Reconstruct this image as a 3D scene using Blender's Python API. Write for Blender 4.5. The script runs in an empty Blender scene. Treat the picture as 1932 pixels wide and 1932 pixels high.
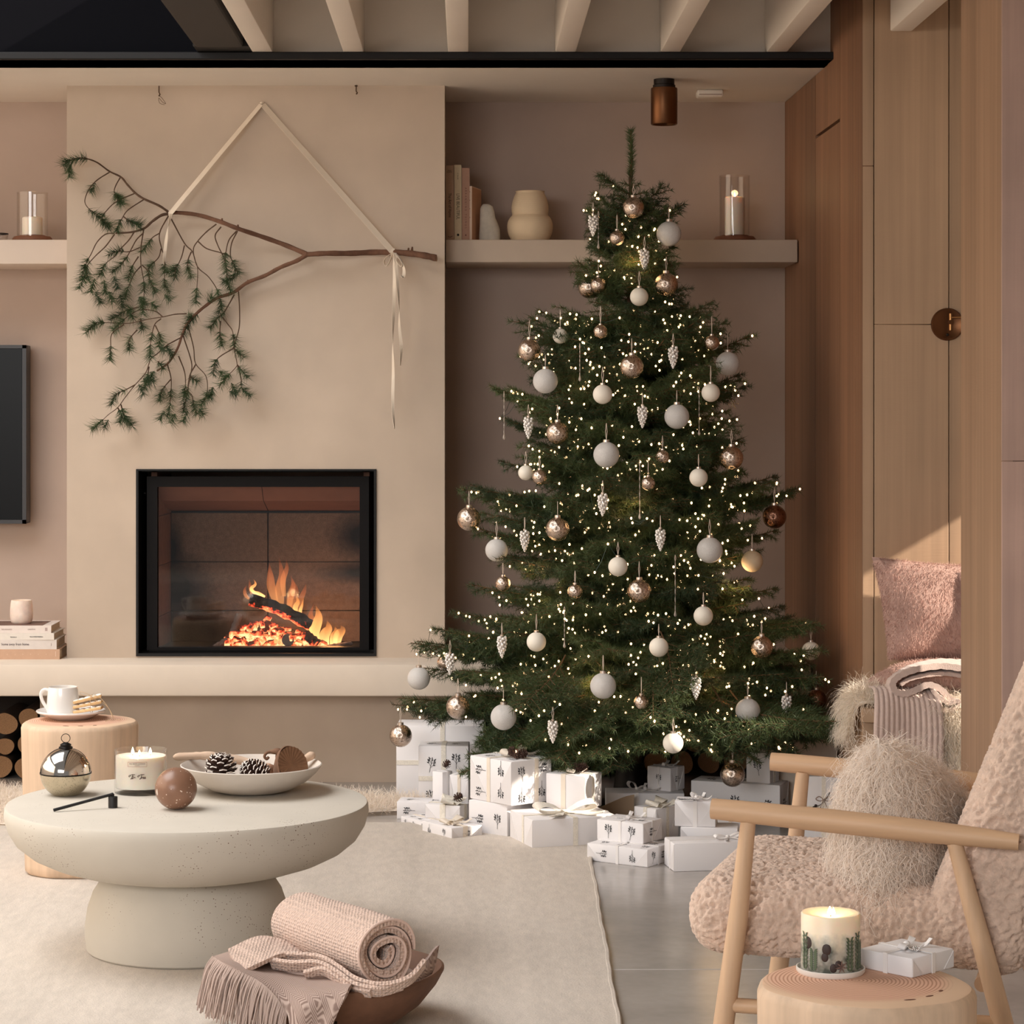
import bpy, bmesh, math, random
import numpy as np
from mathutils import Vector, Matrix, kdtree
R_ = math.radians
random.seed(7); rng = np.random.default_rng(7)
C = bpy.context.scene.collection
sc = bpy.context.scene

# ------------------------------------------------------------------ camera
CAM_H, FPX, VX, VY = 1.271, 4600.0, 884.0, 780.0      # eye height (m), focal length in pixels, principal point
cam_d = bpy.data.cameras.new('camera'); cam = bpy.data.objects.new('camera', cam_d); C.objects.link(cam)
cam.location = (0, 0, CAM_H); cam.rotation_euler = (R_(90), 0, 0)
cam_d.sensor_width = 36; cam_d.lens = FPX/1932*36
cam_d.shift_x = (966-VX)/1932; cam_d.shift_y = (VY-966)/1932
cam_d.clip_start = .05; cam_d.clip_end = 60
sc.camera = cam
sc.view_settings.view_transform = 'Standard'; sc.view_settings.look = 'None'
sc.view_settings.gamma = 1; sc.view_settings.use_curve_mapping = False
sc.view_settings.exposure = 0.0
try:
    sc.cycles.use_denoising = True
    sc.cycles.max_bounces = 8; sc.cycles.transparent_max_bounces = 16
    sc.cycles.sample_clamp_indirect = 4.0
    sc.cycles.caustics_reflective = False; sc.cycles.caustics_refractive = False
except Exception: pass

# ------------------------------------------------------------------ sky, sun, daylight
w = bpy.data.worlds.new('sky'); sc.world = w; w.use_nodes = True
bgn = w.node_tree.nodes['Background']; bgn.inputs[0].default_value = (1, .98, .965, 1); bgn.inputs[1].default_value = .20
def lamp(kind, name, loc, energy, col, **k):
    d = bpy.data.lights.new(name, kind); d.energy = energy; d.color = col
    for a, v in k.items(): setattr(d, a, v)
    o = bpy.data.objects.new(name, d); o.location = loc; C.objects.link(o); return o
sun = lamp('SUN', 'sun', (6, 3, 5), 10, (1, .88, .74), angle=R_(.6))
sun.rotation_euler = Vector((-.8, .27, -.48)).to_track_quat('-Z', 'Y').to_euler()
# daylight falling through the roof light over the sitting area (the black steels frame it)
sky = lamp('AREA', 'rooflight_daylight', (-3.0, 5.6, 4.1), 192, (1, .98, .965), shape='RECTANGLE', size=3.0, size_y=3.8, spread=R_(160))
sky.rotation_euler = (R_(0), R_(-20), 0)
# fill light added behind and left of the eye, from an unseen source
gl = lamp('AREA', 'added_front_fill', (-2.8, -2.4, 2.4), 122, (1, .98, .965), shape='RECTANGLE', size=4.0, size_y=1.6, spread=R_(125))
gl.rotation_euler = Vector((.36, .86, -.42)).to_track_quat('-Z', 'Y').to_euler()

# ------------------------------------------------------------------ helpers
def P(u, v, d): return Vector(((u-VX)*d/FPX, d, CAM_H-(v-VY)*d/FPX))
def Pz(u, v, z=0.0):
    d = (CAM_H-z)*FPX/(v-VY); return P(u, v, d)
def PX(u, d): return (u-VX)*d/FPX
def PZ(v, d): return CAM_H-(v-VY)*d/FPX

def lin(c):
    return tuple(((x/255)/12.92 if x/255 <= .04045 else ((x/255+.055)/1.055)**2.4) for x in c)
MATS = {}
def mat(name, col, rough=.6, metal=0., var=None, bump=None, grain=None, **kw):
    """col: sRGB 0-255; var=(scale, amount[, stretch xyz]); bump=(scale, strength, distance, kind[, stretch])"""
    if name in MATS: return MATS[name]
    m = bpy.data.materials.new(name); m.use_nodes = True; MATS[name] = m
    nt = m.node_tree; N = nt.nodes; L = nt.links
    b = N['Principled BSDF']
    c = lin(col)
    b.inputs['Base Color'].default_value = (*c, 1); b.inputs['Roughness'].default_value = rough; b.inputs['Metallic'].default_value = metal
    for k, v in kw.items():
        k2 = k.replace('_', ' ')
        for inp in b.inputs:
            if inp.name.lower() == k2.lower():
                inp.default_value = v
    tc = N.new('ShaderNodeTexCoord')
    def coords(stretch):
        mp = N.new('ShaderNodeMapping'); mp.inputs['Scale'].default_value = stretch or (1, 1, 1)
        L.new(tc.outputs['Object'], mp.inputs['Vector']); return mp.outputs[0]
    last = None
    def mul(fac_out, lo, hi):
        nonlocal last
        r = N.new('ShaderNodeMapRange'); r.inputs['From Min'].default_value = .25; r.inputs['From Max'].default_value = .75
        r.inputs['To Min'].default_value = lo; r.inputs['To Max'].default_value = hi
        L.new(fac_out, r.inputs['Value'])
        mx = N.new('ShaderNodeMix'); mx.data_type = 'RGBA'; mx.blend_type = 'MULTIPLY'; mx.inputs[0].default_value = 1
        if last is None: mx.inputs[6].default_value = (*c, 1)
        else: L.new(last, mx.inputs[6])
        cb = N.new('ShaderNodeCombineColor')
        for i in range(3): L.new(r.outputs[0], cb.inputs[i])
        L.new(cb.outputs[0], mx.inputs[7]); last = mx.outputs[2]
    for vv in ([var] if var and not isinstance(var, list) else (var or [])):
        t = N.new('ShaderNodeTexNoise'); t.inputs['Scale'].default_value = vv[0]; t.inputs['Detail'].default_value = 5
        L.new(coords(vv[2] if len(vv) > 2 else None), t.inputs['Vector']); mul(t.outputs['Fac'], 1-vv[1], 1+vv[1])
    if grain:                                        # per-object tint
        oi = N.new('ShaderNodeObjectInfo'); mul(oi.outputs['Random'], 1-grain, 1+grain)
    if last is not None: L.new(last, b.inputs['Base Color'])
    prev = None
    for bb in ([bump] if bump and not isinstance(bump, list) else (bump or [])):
        sc_, st, dist, kind = bb[:4]; vec = coords(bb[4] if len(bb) > 4 else None)
        if kind == 'noise':
            t = N.new('ShaderNodeTexNoise'); t.inputs['Scale'].default_value = sc_; t.inputs['Detail'].default_value = 4; o = t.outputs['Fac']
        elif kind == 'voronoi':
            t = N.new('ShaderNodeTexVoronoi'); t.inputs['Scale'].default_value = sc_; t.inputs['Randomness'].default_value = .3; o = t.outputs['Distance']
        elif kind.startswith('wave'):
            t = N.new('ShaderNodeTexWave'); t.inputs['Scale'].default_value = sc_; t.bands_direction = kind[4]; t.inputs['Distortion'].default_value = 1.2
            t.inputs['Detail Scale'].default_value = 3; o = t.outputs['Fac']
        L.new(vec, t.inputs['Vector'])
        bn = N.new('ShaderNodeBump'); bn.inputs['Strength'].default_value = st; bn.inputs['Distance'].default_value = dist
        L.new(o, bn.inputs['Height'])
        if prev: L.new(prev, bn.inputs['Normal'])
        prev = bn.outputs[0]
    if prev: L.new(prev, b.inputs['Normal'])
    m['_last'] = ''
    return m
def emit(name, col, strength, alpha_z=None):
    m = bpy.data.materials.new(name); m.use_nodes = True; MATS[name] = m
    nt = m.node_tree; N = nt.nodes; L = nt.links; N.remove(N['Principled BSDF'])
    e = N.new('ShaderNodeEmission'); e.inputs[0].default_value = (*col, 1); e.inputs[1].default_value = strength
    L.new(e.outputs[0], N['Material Output'].inputs[0]); return m

class MB:
    def __init__(s): s.v = []; s.f = []; s.m = []; s.n = 0
    def add(s, vs, fs, mi=0):
        s.v.append(np.asarray(vs, dtype=float).reshape(-1, 3))
        for f in fs: s.f.append(tuple(i+s.n for i in f)); s.m.append(mi)
        s.n += len(vs); return s
    def addnp(s, vs, fs, mi=0):                       # fs: int array (k, n)
        s.v.append(np.asarray(vs, dtype=float)); s.f.extend(map(tuple, (fs+s.n).tolist())); s.m.extend([mi]*len(fs)); s.n += len(vs); return s
    def box(s, x0, x1, y0, y1, z0, z1, mi=0):
        return s.add([(x0,y0,z0),(x1,y0,z0),(x1,y1,z0),(x0,y1,z0),(x0,y0,z1),(x1,y0,z1),(x1,y1,z1),(x0,y1,z1)],
                     [(0,3,2,1),(4,5,6,7),(0,1,5,4),(1,2,6,5),(2,3,7,6),(3,0,4,7)], mi)
    def rbox(s, x0, x1, y0, y1, z0, z1, bev=.003, seg=2, mi=0, mtx=None):
        bm = bmesh.new(); bmesh.ops.create_cube(bm, size=1)
        for v in bm.verts: v.co = Vector((x0+(v.co.x+.5)*(x1-x0), y0+(v.co.y+.5)*(y1-y0), z0+(v.co.z+.5)*(z1-z0)))
        bmesh.ops.bevel(bm, geom=bm.edges[:], offset=bev, segments=seg, profile=.5, affect='EDGES')
        if mtx is not None: bmesh.ops.transform(bm, matrix=mtx, verts=bm.verts)
        bm.verts.index_update()
        s.add([v.co[:] for v in bm.verts], [[v.index for v in f.verts] for f in bm.faces], mi); bm.free(); return s
    def tube(s, pts, r, n=8, cap=True, mi=0):
        pts = [Vector(p) for p in pts]; k = len(pts)
        rs = [r]*k if isinstance(r, (int, float)) else list(r)
        t0 = (pts[1]-pts[0]).normalized()
        up = Vector((0, 0, 1)) if abs(t0.z) < .9 else Vector((1, 0, 0))
        a = t0.cross(up).normalized(); vs = []; prev = t0
        for i, p in enumerate(pts):
            t = ((pts[min(i+1, k-1)]-pts[max(i-1, 0)])).normalized()
            if t.length == 0: t = prev
            q = prev.rotation_difference(t); a = (q @ a).normalized(); a = (a-t*a.dot(t)).normalized(); bb = t.cross(a); prev = t
            for j in range(n):
                w_ = 2*math.pi*j/n; vs.append(p+(a*math.cos(w_)+bb*math.sin(w_))*rs[i])
        fs = [(i*n+j, i*n+(j+1) % n, (i+1)*n+(j+1) % n, (i+1)*n+j) for i in range(k-1) for j in range(n)]
        if cap: fs += [tuple(range(n))[::-1], tuple((k-1)*n+j for j in range(n))]
        return s.add([v[:] for v in vs], fs, mi)
    def lathe(s, prof, n=48, c=(0, 0, 0), mi=0, sx=1, sy=1, wob=None):
        vs = []; fs = []; idx = []
        for (r, z) in prof:
            if r < 1e-6: idx.append([len(vs)]*n); vs.append((c[0], c[1], c[2]+z))
            else:
                row = []
                for j in range(n):
                    a = 2*math.pi*j/n; rr = r*(wob(a, z) if wob else 1); row.append(len(vs)); vs.append((c[0]+rr*math.cos(a)*sx, c[1]+rr*math.sin(a)*sy, c[2]+z))
                idx.append(row)
        for i in range(len(prof)-1):
            for j in range(n):
                f = [idx[i][j], idx[i][(j+1) % n], idx[i+1][(j+1) % n], idx[i+1][j]]
                f = list(dict.fromkeys(f))
                if len(f) > 2: fs.append(f)
        return s.add(vs, fs, mi)
    def ell(s, c, rx, ry=None, rz=None, n=24, k=14, mi=0, mtx=None):
        ry = ry or rx; rz = rz or rx
        b = MB(); b.lathe([(math.sin(math.pi*i/k), -math.cos(math.pi*i/k)) if 0 < i < k else (0, -math.cos(math.pi*i/k)) for i in range(k+1)], n)
        v = b.v[0]*np.array([rx, ry, rz])
        if mtx is not None: v = v @ np.array(mtx.to_3x3()).T
        return s.add(v+np.array(c), b.f, mi)
    def grid(s, fn, nu, nv, mi=0, closed_u=False):
        vs = [fn(i/(nu if closed_u else nu-1), j/(nv-1)) for i in range(nu) for j in range(nv)]
        fs = [(i*nv+j, i*nv+j+1, ((i+1) % nu)*nv+j+1, ((i+1) % nu)*nv+j) for i in range(nu if closed_u else nu-1) for j in range(nv-1)]
        return s.add([tuple(v) for v in vs], fs, mi)
    def band(s, pts, side, hw, th=.0012, mi=0):
        """a ribbon: centre line, side direction(s), half width(s), thickness"""
        k = len(pts); pts = [Vector(p) for p in pts]; vs = []
        for i, p in enumerate(pts):
            t = (pts[min(i+1, k-1)]-pts[max(i-1, 0)]).normalized()
            sd = Vector(side[i] if isinstance(side, list) else side); sd = (sd-t*sd.dot(t)).normalized(); nn = t.cross(sd)
            h = hw[i] if isinstance(hw, (list, tuple)) else hw
            for a, b in ((-1, -1), (1, -1), (1, 1), (-1, 1)): vs.append(p+sd*h*a+nn*th*.5*b)
        fs = [(i*4+j, i*4+(j+1) % 4, i*4+4+(j+1) % 4, i*4+4+j) for i in range(k-1) for j in range(4)]
        fs += [(3, 2, 1, 0), tuple(4*(k-1)+j for j in range(4))]
        return s.add([v[:] for v in vs], fs, mi)
    def prism(s, poly, n, th, mi=0):
        """planar polygon (3-D points) thickened along n"""
        n = Vector(n)*th; k = len(poly); vs = [Vector(p) for p in poly]+[Vector(p)+n for p in poly]
        return s.add([v[:] for v in vs], [tuple(range(k))[::-1], tuple(range(k, 2*k))]+[(i, (i+1) % k, k+(i+1) % k, k+i) for i in range(k)], mi)
    def mesh(s, name, mats, smooth=True, ang=40):
        me = bpy.data.meshes.new(name)
        v = np.concatenate(s.v) if s.v else np.zeros((0, 3))
        me.from_pydata(v.tolist(), [], s.f)
        mats = mats if isinstance(mats, (list, tuple)) else [mats]
        for m in mats: me.materials.append(m)
        if len(mats) > 1: me.polygons.foreach_set('material_index', s.m)
        me.update()
        if smooth:
            me.shade_smooth()
            if ang: me.set_sharp_from_angle(angle=R_(ang))
        return me
    def build(s, name, mats, parent=None, world=False, smooth=True, ang=40, kind=None, label=None):
        if parent is not None and world:
            mi = np.array(mw(parent).inverted()); s.v = [np.c_[x, np.ones(len(x))] @ mi.T[:, :3] for x in s.v]
        return link(name, s.mesh(name, mats, smooth, ang), parent, kind, label)
def mw(o):
    m = Matrix.LocRotScale(o.location, o.rotation_euler, o.scale)
    return mw(o.parent) @ m if o.parent else m
def link(name, me, parent=None, kind=None, label=None):
    o = bpy.data.objects.new(name, me); C.objects.link(o)
    if parent is not None: o.parent = parent
    if kind: o['kind'] = kind
    if label: o['label'] = label
    return o
def thing(name, label, cat, loc=(0, 0, 0), rz=0, group=None):
    o = bpy.data.objects.new(name, None); C.objects.link(o); o.location = loc; o.rotation_euler = (0, 0, rz)
    o.empty_display_size = .05
    return tag(o, label, cat, group)
def tag(o, label, cat, group=None):
    o['label'] = label; o['category'] = cat
    if group: o['group'] = group
    return o
def copy_tree(o, parent=None):
    c = o.copy(); C.objects.link(c)
    if parent is not None: c.parent = parent
    for ch in KIDS(o): copy_tree(ch, c)
    return c
def KIDS(o): return list(o.children)
def struct(name, mb, m, parent=None, **k):
    o = mb.build(name, m, parent, **k)
    if parent is None: o['kind'] = 'structure'
    return o
def text(name, body, size, m, parent, loc, rot, extrude=.0003, align='CENTER', shear=0, sx=1.0, space=1.0):
    cu = bpy.data.curves.new(name, 'FONT'); cu.body = body; cu.size = size; cu.extrude = extrude; cu.align_x = align; cu.align_y = 'CENTER'; cu.shear = shear; cu.space_character = space
    t = bpy.data.objects.new(name, cu); C.objects.link(t)
    dg = bpy.context.evaluated_depsgraph_get(); me = bpy.data.meshes.new_from_object(t.evaluated_get(dg))
    bpy.data.objects.remove(t); me.materials.clear(); me.materials.append(m); me.name = name
    o = link(name, me, parent); o.location = loc; o.rotation_euler = rot; o.scale = (sx, 1, 1)
    return o
def unit(v): return v/np.maximum(np.linalg.norm(v, axis=-1, keepdims=True), 1e-9)
def strands(roots, normals, length, seg=5, width=.0008, curl=.3, grav=.4, curl_n=2.0, jitter=.35, lenvar=.35):
    """tapering ribbons growing from roots: fur and wool"""
    n = len(roots); d = unit(normals+rng.normal(0, jitter, (n, 3)))
    L = length*(1+rng.uniform(-lenvar, lenvar, n))
    a = unit(np.cross(d, rng.normal(0, 1, (n, 3)))); b = np.cross(d, a)
    ph = rng.uniform(0, 6.28, n); pts = [roots]; p = roots.copy(); dirs = d.copy()
    for i in range(seg):
        t = (i+1)/seg
        dirs = unit(dirs+np.array([0, 0, -grav/seg]))
        p = p+dirs*(L/seg)[:, None]
        w_ = ph+curl_n*6.28*t
        pts.append(p+(a*np.cos(w_)[:, None]+b*np.sin(w_)[:, None])*(curl*length*.18*t**.5))
    pts = np.stack(pts, 1)                                              # n, seg+1, 3
    side = unit(np.cross(d, rng.normal(0, 1, (n, 3))))
    hw = width*np.linspace(1, .25, seg+1)[None, :, None]*.5
    A = pts-side[:, None, :]*hw; B = pts+side[:, None, :]*hw
    v = np.stack([A, B], 2).reshape(-1, 3); k = (seg+1)*2
    base = (np.arange(n)*k)[:, None, None]+(np.arange(seg)*2)[None, :, None]
    f = (base+np.array([0, 1, 3, 2])[None, None, :]).reshape(-1, 4)
    return v, f
def on_mesh(v, f, n):
    """n random points and normals on a quad/tri mesh given as arrays"""
    tris = []
    for q in f:
        for i in range(1, len(q)-1): tris.append((q[0], q[i], q[i+1]))
    t = np.array(tris); a, b, c = v[t[:, 0]], v[t[:, 1]], v[t[:, 2]]
    nr = np.cross(b-a, c-a); ar = np.linalg.norm(nr, axis=1); pick = rng.choice(len(t), n, p=ar/ar.sum())
    r1 = np.sqrt(rng.random(n))[:, None]; r2 = rng.random(n)[:, None]
    return a[pick]*(1-r1)+b[pick]*r1*(1-r2)+c[pick]*r1*r2, unit(nr[pick])
def smooth_line(pts, k=6):
    """Catmull-Rom through points"""
    p = [Vector(q) for q in pts]; p = [p[0]*2-p[1]]+p+[p[-1]*2-p[-2]]; out = []
    for i in range(1, len(p)-2):
        for j in range(k):
            t = j/k; out.append(.5*((2*p[i])+(p[i+1]-p[i-1])*t+(2*p[i-1]-5*p[i]+4*p[i+1]-p[i+2])*t*t+(3*p[i]-p[i-1]-3*p[i+1]+p[i+2])*t**3))
    out.append(p[-2]); return out
# ------------------------------------------------------------------ materials
plaster = mat('warm_plaster', (195, 177, 159), .85, var=[(1.3, .09), (7, .05), (2.2, .06, (1, 1, .35))], bump=[(3.5, .12, .01, 'noise'), (40, .06, .002, 'noise')])
plaster_g = mat('grey_plaster', (180, 160, 147), .85, var=[(1.1, .07), (6, .04)], bump=(5, .12, .01, 'noise'))
white_paint = mat('white_paint', (232, 222, 210), .6, var=(4, .03), bump=(9, .15, .006, 'noise'))
steel = mat('black_steel', (20, 18, 18), .55, Specular_IOR_Level=.3, bump=(60, .05, .002, 'noise'))
concrete = mat('polished_concrete', (166, 160, 155), .2, var=[(.9, .16), (5, .12), (30, .05)], bump=(8, .03, .004, 'noise'))
joint_m = mat('joint_shadow_gap', (58, 50, 45), .9)
oak = mat('smoked_oak', (140, 102, 76), .55, var=[(2.2, .16, (6, 6, .25)), (16, .20, (4, 4, .06)), (.8, .12)], grain=.17, bump=(90, .12, .001, 'noise', (.6, .6, 2.2)))
oak_l = mat('limed_oak', (182, 151, 122), .6, var=[(1.3, .14, (3, 3, .3)), (9, .16, (4, 4, .08)), (1.6, .12)], grain=.06, bump=(70, .22, .0012, 'noise', (.25, .25, 3)))
oak_m = mat('partition_oak', (158, 128, 104), .6, var=[(1.3, .12, (6, 6, .3)), (9, .14, (6, 6, .08)), (1.6, .08)], grain=.06, bump=(70, .22, .0012, 'noise', (.25, .25, 3)))
oak_p = mat('pale_pink_oak', (184, 155, 143), .6, var=[(1.3, .13, (3, 3, .3)), (9, .14, (4, 4, .1)), (4, .10)], grain=.06, bump=(70, .2, .0012, 'noise', (.25, .25, 3)))
glass = mat('clear_glass', (255, 255, 255), .02, Transmission_Weight=1.0, IOR=1.45)
def thin_glass(name, tint=(1, 1, 1), ior=1.45):
    m = bpy.data.materials.new(name); m.use_nodes = True; nt = m.node_tree; N = nt.nodes; L = nt.links; N.remove(N['Principled BSDF'])
    t = N.new('ShaderNodeBsdfTransparent'); t.inputs[0].default_value = (*tint, 1); g = N.new('ShaderNodeBsdfGlossy'); g.inputs['Roughness'].default_value = .03
    lw = N.new('ShaderNodeLayerWeight'); lw.inputs[0].default_value = .5; pw = N.new('ShaderNodeMath'); pw.operation = 'POWER'; pw.inputs[1].default_value = 4.5; L.new(lw.outputs['Facing'], pw.inputs[0])
    fr = N.new('ShaderNodeMath'); fr.operation = 'MULTIPLY_ADD'; fr.inputs[1].default_value = .7; fr.inputs[2].default_value = .035; L.new(pw.outputs[0], fr.inputs[0])
    mx = N.new('ShaderNodeMixShader'); L.new(fr.outputs[0], mx.inputs[0]); L.new(t.outputs[0], mx.inputs[1]); L.new(g.outputs[0], mx.inputs[2]); L.new(mx.outputs[0], N['Material Output'].inputs[0]); return m
def wool_mat(name, col, trans=.35, var=.08, vs=14):
    m = mat(name, col, .9, var=(vs, var)); nt = m.node_tree; N = nt.nodes; L = nt.links; b = N['Principled BSDF']
    t = N.new('ShaderNodeBsdfTranslucent'); t.inputs[0].default_value = (*lin(col), 1); mx = N.new('ShaderNodeMixShader'); mx.inputs[0].default_value = trans
    L.new(b.outputs[0], mx.inputs[1]); L.new(t.outputs[0], mx.inputs[2]); L.new(mx.outputs[0], N['Material Output'].inputs[0]); return m
pane = thin_glass('thin_pane'); pane_dim = thin_glass('hurricane_pane', (.97, .96, .95), 1.4)

# ------------------------------------------------------------------ room shell
DB, DC, DH, DS, DSH = 8.84, 8.40, 8.17, 7.77, 8.50        # back wall, chimney face, hearth edge, soffit edge, shelf edge (distance from the eye)
ZS = 2.40                                                # soffit height
XW = 1.16                                                # wooden side wall
x0c, x1c = PX(126, DC), PX(839, DC)                      # chimney breast
ZH1, ZH0 = PZ(1254, DH), PZ(1314, DH)                    # hearth slab top and underside

fl = struct('floor', MB().box(-5, 4.2, -3, 9.2, -.10, -.012), joint_m)
ys = [-3, .8, 3.2, PZ(0, 1) and CAM_H*FPX/(1829-VY), 8.0, 9.2]; xs = [-5, -2.6, -.2, 2.2, 4.2]
for i in range(5):
    for j in range(4):
        struct('concrete_slab', MB().rbox(xs[j]+.0025, xs[j+1]-.0025, ys[i]+.0025, ys[i+1]-.0025, -.03, 0, .002, 1), concrete, fl)
wb = struct('wall_back', MB().box(-3.6, 1.5, DB, DB+.15, 0, ZS+.02), plaster_g)
# chimney breast with its fire opening
ox0, ox1, oz0, oz1 = PX(256.5, DC), PX(710, DC), PZ(1238, DC), PZ(885, DC)
cb = MB()
cb.box(x0c, ox0, DC, DB, ZH1, ZS+.01); cb.box(ox1, x1c, DC, DB, ZH1, ZS+.01); cb.box(ox0, ox1, DC, DB, oz1, ZS+.01); cb.box(ox0, ox1, DC, DB, ZH1, oz0)
struct('chimney_breast', cb, plaster, wb, smooth=False)
struct('chimney_base', MB().box(PX(75, DC), PX(915, DC), DC+.005, DB, 0, ZH0), plaster, wb)
struct('hearth_slab', MB().rbox(-3.6, PX(1483, DB)-.002, DH, DB, ZH0, ZH1, .008, 2), mat('hearth_plaster', (216, 202, 186), .8, var=[(1.5, .06), (9, .04)], bump=(5, .15, .008, 'noise')), wb)
struct('shelf', MB().rbox(x1c+.002, PX(1505, DSH), DSH, DB, PZ(495, DSH), PZ(452, DSH), .004, 2), plaster, wb)
struct('shelf', MB().rbox(-3.6, x0c-.002, DSH, DB, PZ(498, DSH), PZ(452, DSH), .004, 2), mat('shelf_paint', (220, 204, 190), .8, var=(5, .04), bump=(14, .12, .005, 'noise')), wb)
# soffit, steels, joists, upper wall
ce = struct('ceiling', MB().box(-.72, 3.0, -3, DB+.15, 2.80, 2.9), white_paint)
struct('soffit', MB().box(-3.6, XW+.02, DS+.02, DB, ZS, ZS+.02), white_paint, ce)
struct('upper_panel', MB().box(-.72, XW+.04, DS+.06, DB, ZS+.03, 2.80), white_paint, ce)
struct('steel_flange', MB().rbox(-3.6, PX(1590, DS), DS, DS+.20, ZS, PZ(97.5, DS), .003, 1), steel, ce)
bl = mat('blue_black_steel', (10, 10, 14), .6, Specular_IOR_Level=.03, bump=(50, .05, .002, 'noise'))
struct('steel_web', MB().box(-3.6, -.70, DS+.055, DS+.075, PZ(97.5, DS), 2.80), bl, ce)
bxr = PX(457, 7.62); bxl = PX(364, 7.62)
struct('steel_beam', MB().rbox(bxl, bxr, 1.5, 7.66, PZ(86, 7.62), 2.68, .01, 2), steel, ce)
struct('steel_plate', MB().rbox(bxl-.005, bxr+.02, 7.66, 7.80, PZ(97, DS), PZ(80, DS), .002, 1), steel, ce)
zj = PZ(97.5, DS)
for l, r in ((475, 514), (647, 686), (845, 884), (1048, 1087), (1247, 1284), (1447, 1486)):
    struct('joist', MB().rbox(PX(l, DS), PX(r, DS), -2.9, DS+.06, zj, 2.80, .004, 2), white_paint, ce)
struct('joist', MB().rbox(PX(1673, 7.3), PX(1714, 7.3), -2.9, 7.24, PZ(65, 7.3), 2.80, .004, 2), white_paint, ce)
# smoked-oak side wall made of upright boards, with the hidden cupboard door in it
wr = struct('wall_right', MB().box(XW+.03, XW+.06, 7.26, DB, 0, 2.8), joint_m)
pxs = [1481, 1500, 1520, 1539, 1562, 1584.5, 1600, 1614, 1627]
def XWd(u):                                              # the side wall runs from (1.147, 8.84) to (1.171, 7.25)
    d = 8.0
    for _ in range(20):
        X = 1.147+(8.84-d)/1.59*.024; d = X*FPX/(u-VX)
    return d
def board(name, d0, d1, z0, z1, m, parent, gap=.0012, out=0):
    X0, X1 = [1.147+(8.84-d)/1.59*.024-out for d in (d0, d1)]
    mb = MB(); g = gap
    mb.add([(X0, d0-g, z0), (X1, d1+g, z0), (X1+.03, d1+g, z0), (X0+.03, d0-g, z0), (X0, d0-g, z1), (X1, d1+g, z1), (X1+.03, d1+g, z1), (X0+.03, d0-g, z1)],
           [(0,3,2,1),(4,5,6,7),(0,1,5,4),(1,2,6,5),(2,3,7,6),(3,0,4,7)])
    return struct(name, mb, m, parent, smooth=False)
ds = [XWd(u) for u in pxs]; ds[0] = 8.838
for i in range(8):
    top = ZS-.002 if ds[i+1] > 7.79 else 2.79
    if i in (3, 4):                                      # above the door's shadow gap
        board('oak_board', ds[i], ds[i+1], PZ(243, (ds[3]+ds[5])/2)+.005, top, oak, wr)
    else:
        g1 = .0035 if i == 5 else .0008
        board('oak_board', ds[i], ds[i+1], 0.0, top, oak, wr, gap=g1, out=random.uniform(0, .0012))
dr = struct('door_1', MB().box(1.20, 1.215, ds[5]+.01, ds[3]-.01, .01, PZ(250, 8.05)), joint_m)
for i in (3, 4): board('oak_board', ds[i], ds[i+1], .012, PZ(243, (ds[3]+ds[5])/2)-.006, oak, dr)
# window-seat alcove: limed boards facing the room, partition with its post in front
wn = struct('wall_alcove', MB().box(1.20, 2.7, 7.282, 7.33, 0, 2.8), joint_m)
DN = 7.25
for a, b, zz in ((1627, 1648.5, (0, PZ(313, DN), 2.79)), (1649.5, 1790, (0, PZ(612, DN), 2.79)), (1791, 1960, (0, 2.79)), (1961, 2190, (0, PZ(500, DN), 2.79)), (2191, 2560, (0, 2.79))):
    for z0, z1 in zip(zz[:-1], zz[1:]):
        struct('oak_board', MB().rbox(PX(a, DN)+.0004, PX(b, DN)-.0004, DN, DN+.032, z0+.0006, z1-.0006, .0015, 1), oak_l, wn)
XP = 1.36; DP1 = XP*FPX/(1889-VX); DP0 = XP*FPX/(1813-VX); DPM = XP*FPX/(1842-VX)
wp = struct('wall_partition', MB().box(XP+.02, XP+.262, DP1+.02, DP0-.001, 0, 2.8), joint_m)
struct('oak_board', MB().rbox(XP, XP+.03, DP1+.001, DPM-.0006, 0, 2.79, .001, 1), oak_m, wp)
struct('oak_board', MB().rbox(XP, XP+.03, DPM+.0006, DP0, 0, 2.79, .001, 1), oak_m, wp)
for k, (a, b) in enumerate(((0, .26),)):
    for z0, z1 in (((0, PZ(870, DP1), 2.79), (0, 1.5, 2.79), (0, 2.79), (0, 2.79))[k][i:i+2] for i in range((2, 2, 1, 1)[k])):
        struct('oak_board', MB().rbox(XP+a+.001, XP+b, DP1-.002, DP1+.03, z0+.0008, z1-.0008, .001, 1), oak_p, wp)
# outer shell (out of view): right wall with the alcove window, left wall, back of room
ow = MB(); wx = 2.66; wy0, wy1, wz0, wz1 = 6.05, 7.2, .62, 1.80
ow.box(wx, wx+.2, -3, wy0, 0, 2.9); ow.box(wx, wx+.2, wy1, 9.2, 0, 2.9); ow.box(wx, wx+.2, wy0, wy1, 0, wz0); ow.box(wx, wx+.2, wy0, wy1, wz1, 2.9)
struct('wall_east', ow, white_paint, smooth=False)
wf = MB(); wf.box(wx+.08, wx+.12, wy0, wy1, wz0, wz0+.04); wf.box(wx+.08, wx+.12, wy0, wy1, wz1-.04, wz1); wf.box(wx+.08, wx+.12, wy0, wy0+.04, wz0, wz1); wf.box(wx+.08, wx+.12, wy1-.04, wy1, wz0, wz1)
w1 = struct('window_1', wf, white_paint, smooth=False)
struct('pane', MB().box(wx+.098, wx+.102, wy0+.04, wy1-.04, wz0+.04, wz1-.04), pane, w1)
struct('wall_west', MB().box(-4.4, -4.25, 2.6, 9.2, 0, 2.9), white_paint)

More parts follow.
